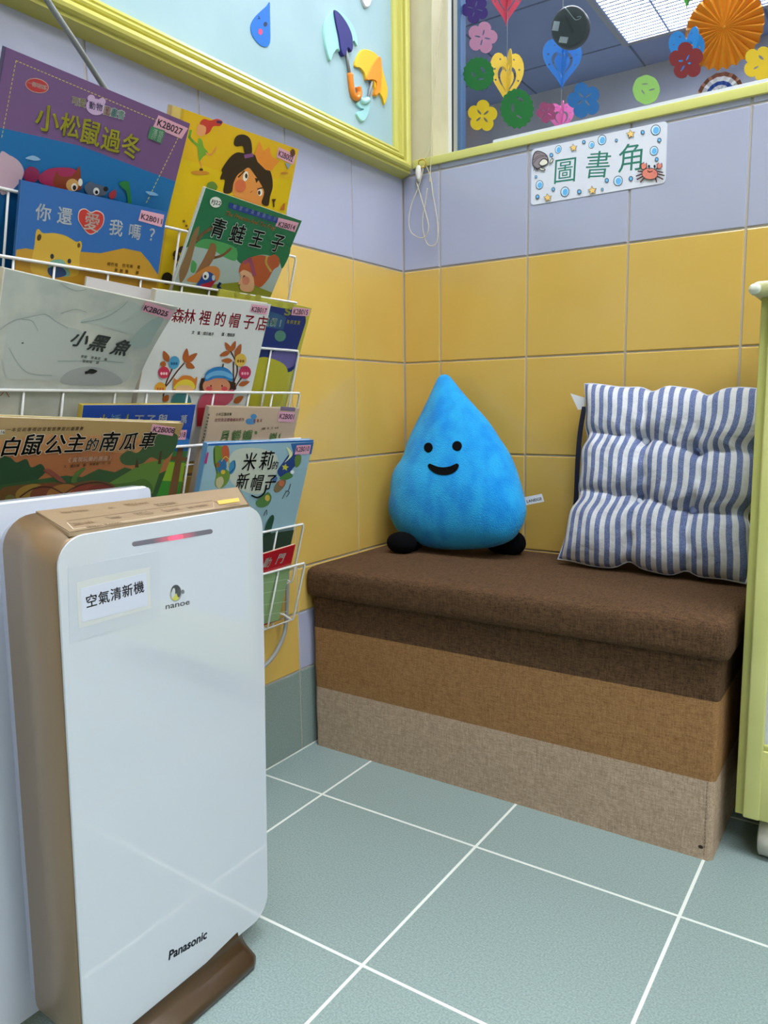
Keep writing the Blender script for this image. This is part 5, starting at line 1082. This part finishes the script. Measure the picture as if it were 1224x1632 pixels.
# heart lanterns hanging in the next room
def heart(w_, h_, n=40):
    P = []
    for i in range(n):
        t_ = 2*math.pi*i/n; x = 16*math.sin(t_)**3; y = 13*math.cos(t_)-5*math.cos(2*t_)-2*math.cos(3*t_)-math.cos(4*t_)
        P.append((x/32*w_, (y+17)/29*h_-h_*.5))
    return P
HD = np.array([RT[0], RT[1], 0]); HD /= np.linalg.norm(HD); HN = np.array([-HD[1], HD[0], 0])
def lantern(label, cx, cy, wpx, hpx, col, y=34, rot=10):
    c = Y(y, cx, cy); k = ((c-CAM)@FW)/F_PX; w_, h_ = wpx*k, hpx*k*1.05
    t = thing('heart_lantern', label, 'hanging decoration', c, 'paper heart lanterns hanging behind the window')
    m = ink(col, .5)
    for j, a_ in enumerate((rot, rot+90)):
        ca, sa = math.cos(math.radians(a_)), math.sin(math.radians(a_)); d = HD*ca+HN*sa; n = -HD*sa+HN*ca
        fn = lambda x, z, q: c+d*x+np.array([0, 0, z])+n*q
        mb = MB(); inner = [(x*.54, z*.54-.02*h_) for x, z in heart(w_, h_)]
        dots = [[(dx*w_+.025*w_*math.cos(s_), dz*h_+.02*h_*math.sin(s_)) for s_ in np.linspace(0, 2*math.pi, 8, endpoint=False)] for dx, dz in ((-.36, .2), (.36, .2), (-.33, 0), (.33, 0), (-.2, .38), (.2, .38))]
        mb.sheet(heart(w_, h_), [inner]+dots, fn, .08, m); mb.build('heart_card', t, c)
        mb = MB(); mb.sheet([(x*.4, z*.44-.03*h_) for x, z in heart(w_, h_)], [], fn, .08, m); mb.build('inner_heart', t, c)
    mb = MB(); mb.tube([c+np.array([0, 0, h_*.2]), np.array([c[0], c[1], 239.5])], .07, mat('nylon_thread', '#b9bfc8', .4), 5); mb.build('thread', t, c)
lantern('crimson paper heart lantern cut off by the top edge of the photo', 807, 2, 56, 70, '#cc2348', rot=0)
lantern('yellow paper heart lantern hanging behind the green discs', 808, 128, 56, 78, '#f3cf35', rot=8)
lantern('blue paper heart lantern hanging below the black disc', 896, 103, 64, 72, '#1e7fd8', rot=5)
lantern('pink paper heart lantern low behind the glass between two paper flowers', 894, 190, 42, 46, '#f178bf', y=48, rot=0)
lantern('blue paper heart lantern behind the dark red flower', 1094, 88, 64, 66, '#2a93dc', rot=12)
lantern('light green paper heart lantern whose tip shows below the ceiling light', 1096, -22, 44, 66, '#58b13e', rot=0)
# pleated paper fans
def fan(label, cx, cy, rpx, bands, y, n=26):
    c = Y(y, cx, cy); k = ((c-CAM)@FW)/F_PX; R = rpx*k; d = c-CAM; d[2] *= .2; n_ = -d/np.linalg.norm(d)
    hx = np.cross((0, 0, 1.0), n_); hx /= np.linalg.norm(hx); hz = np.cross(n_, hx)
    t = thing('paper_fan', label, 'hanging decoration', c, 'pleated paper fans hanging behind the window'); mb = MB()
    for r0, r1, col in bands:
        vs, fs = [], []
        for i in range(2*n):
            a_ = math.pi*i/n; dep = (.11 if i % 2 else -.11)
            sc = 1.0 if i % 2 else 1.03
            for r in (r0, r1):
                q = c+(hx*math.cos(a_)+hz*math.sin(a_))*R*r*sc+n_*(dep*R*r+.12*R*(1-r)); vs.append(q)
        for i in range(2*n): j = (i+1) % (2*n); fs.append([2*i, 2*i+1, 2*j+1, 2*j])
        b_ = len(vs); vs2 = [v-n_*.06 for v in vs]
        mb.add(vs+vs2, fs+[[x+b_ for x in f][::-1] for f in fs], ink(col, .7))
    mb.build('pleated_disc', t, c)
    mb = MB(); mb.ball(c+n_*.1*R, hx*R*.05, hz*R*.05, n_*.05*R, ink(bands[0][2], .7), 10, 6); mb.build('hub', t, c)
    mb = MB(); mb.tube([c-n_*.15*R, np.array([c[0], c[1], 239.5])-n_*.15*R], .07, mat('nylon_thread', '#b9bfc8', .4), 5); mb.build('thread', t, c)
fan('large orange pleated paper fan hanging behind the window at the right', 1154, 46, 57, [(.02, 1, '#ec9c22')], 40)
fan('brown, white and blue striped paper fan peeking over the window sill', 1147, 153, 34, [(.02, .3, '#2d3038'), (.3, .45, '#e3e2e2'), (.45, .62, '#2c4f9c'), (.62, .82, '#e3e2e2'), (.82, 1, '#8a5640')], 40, 16)
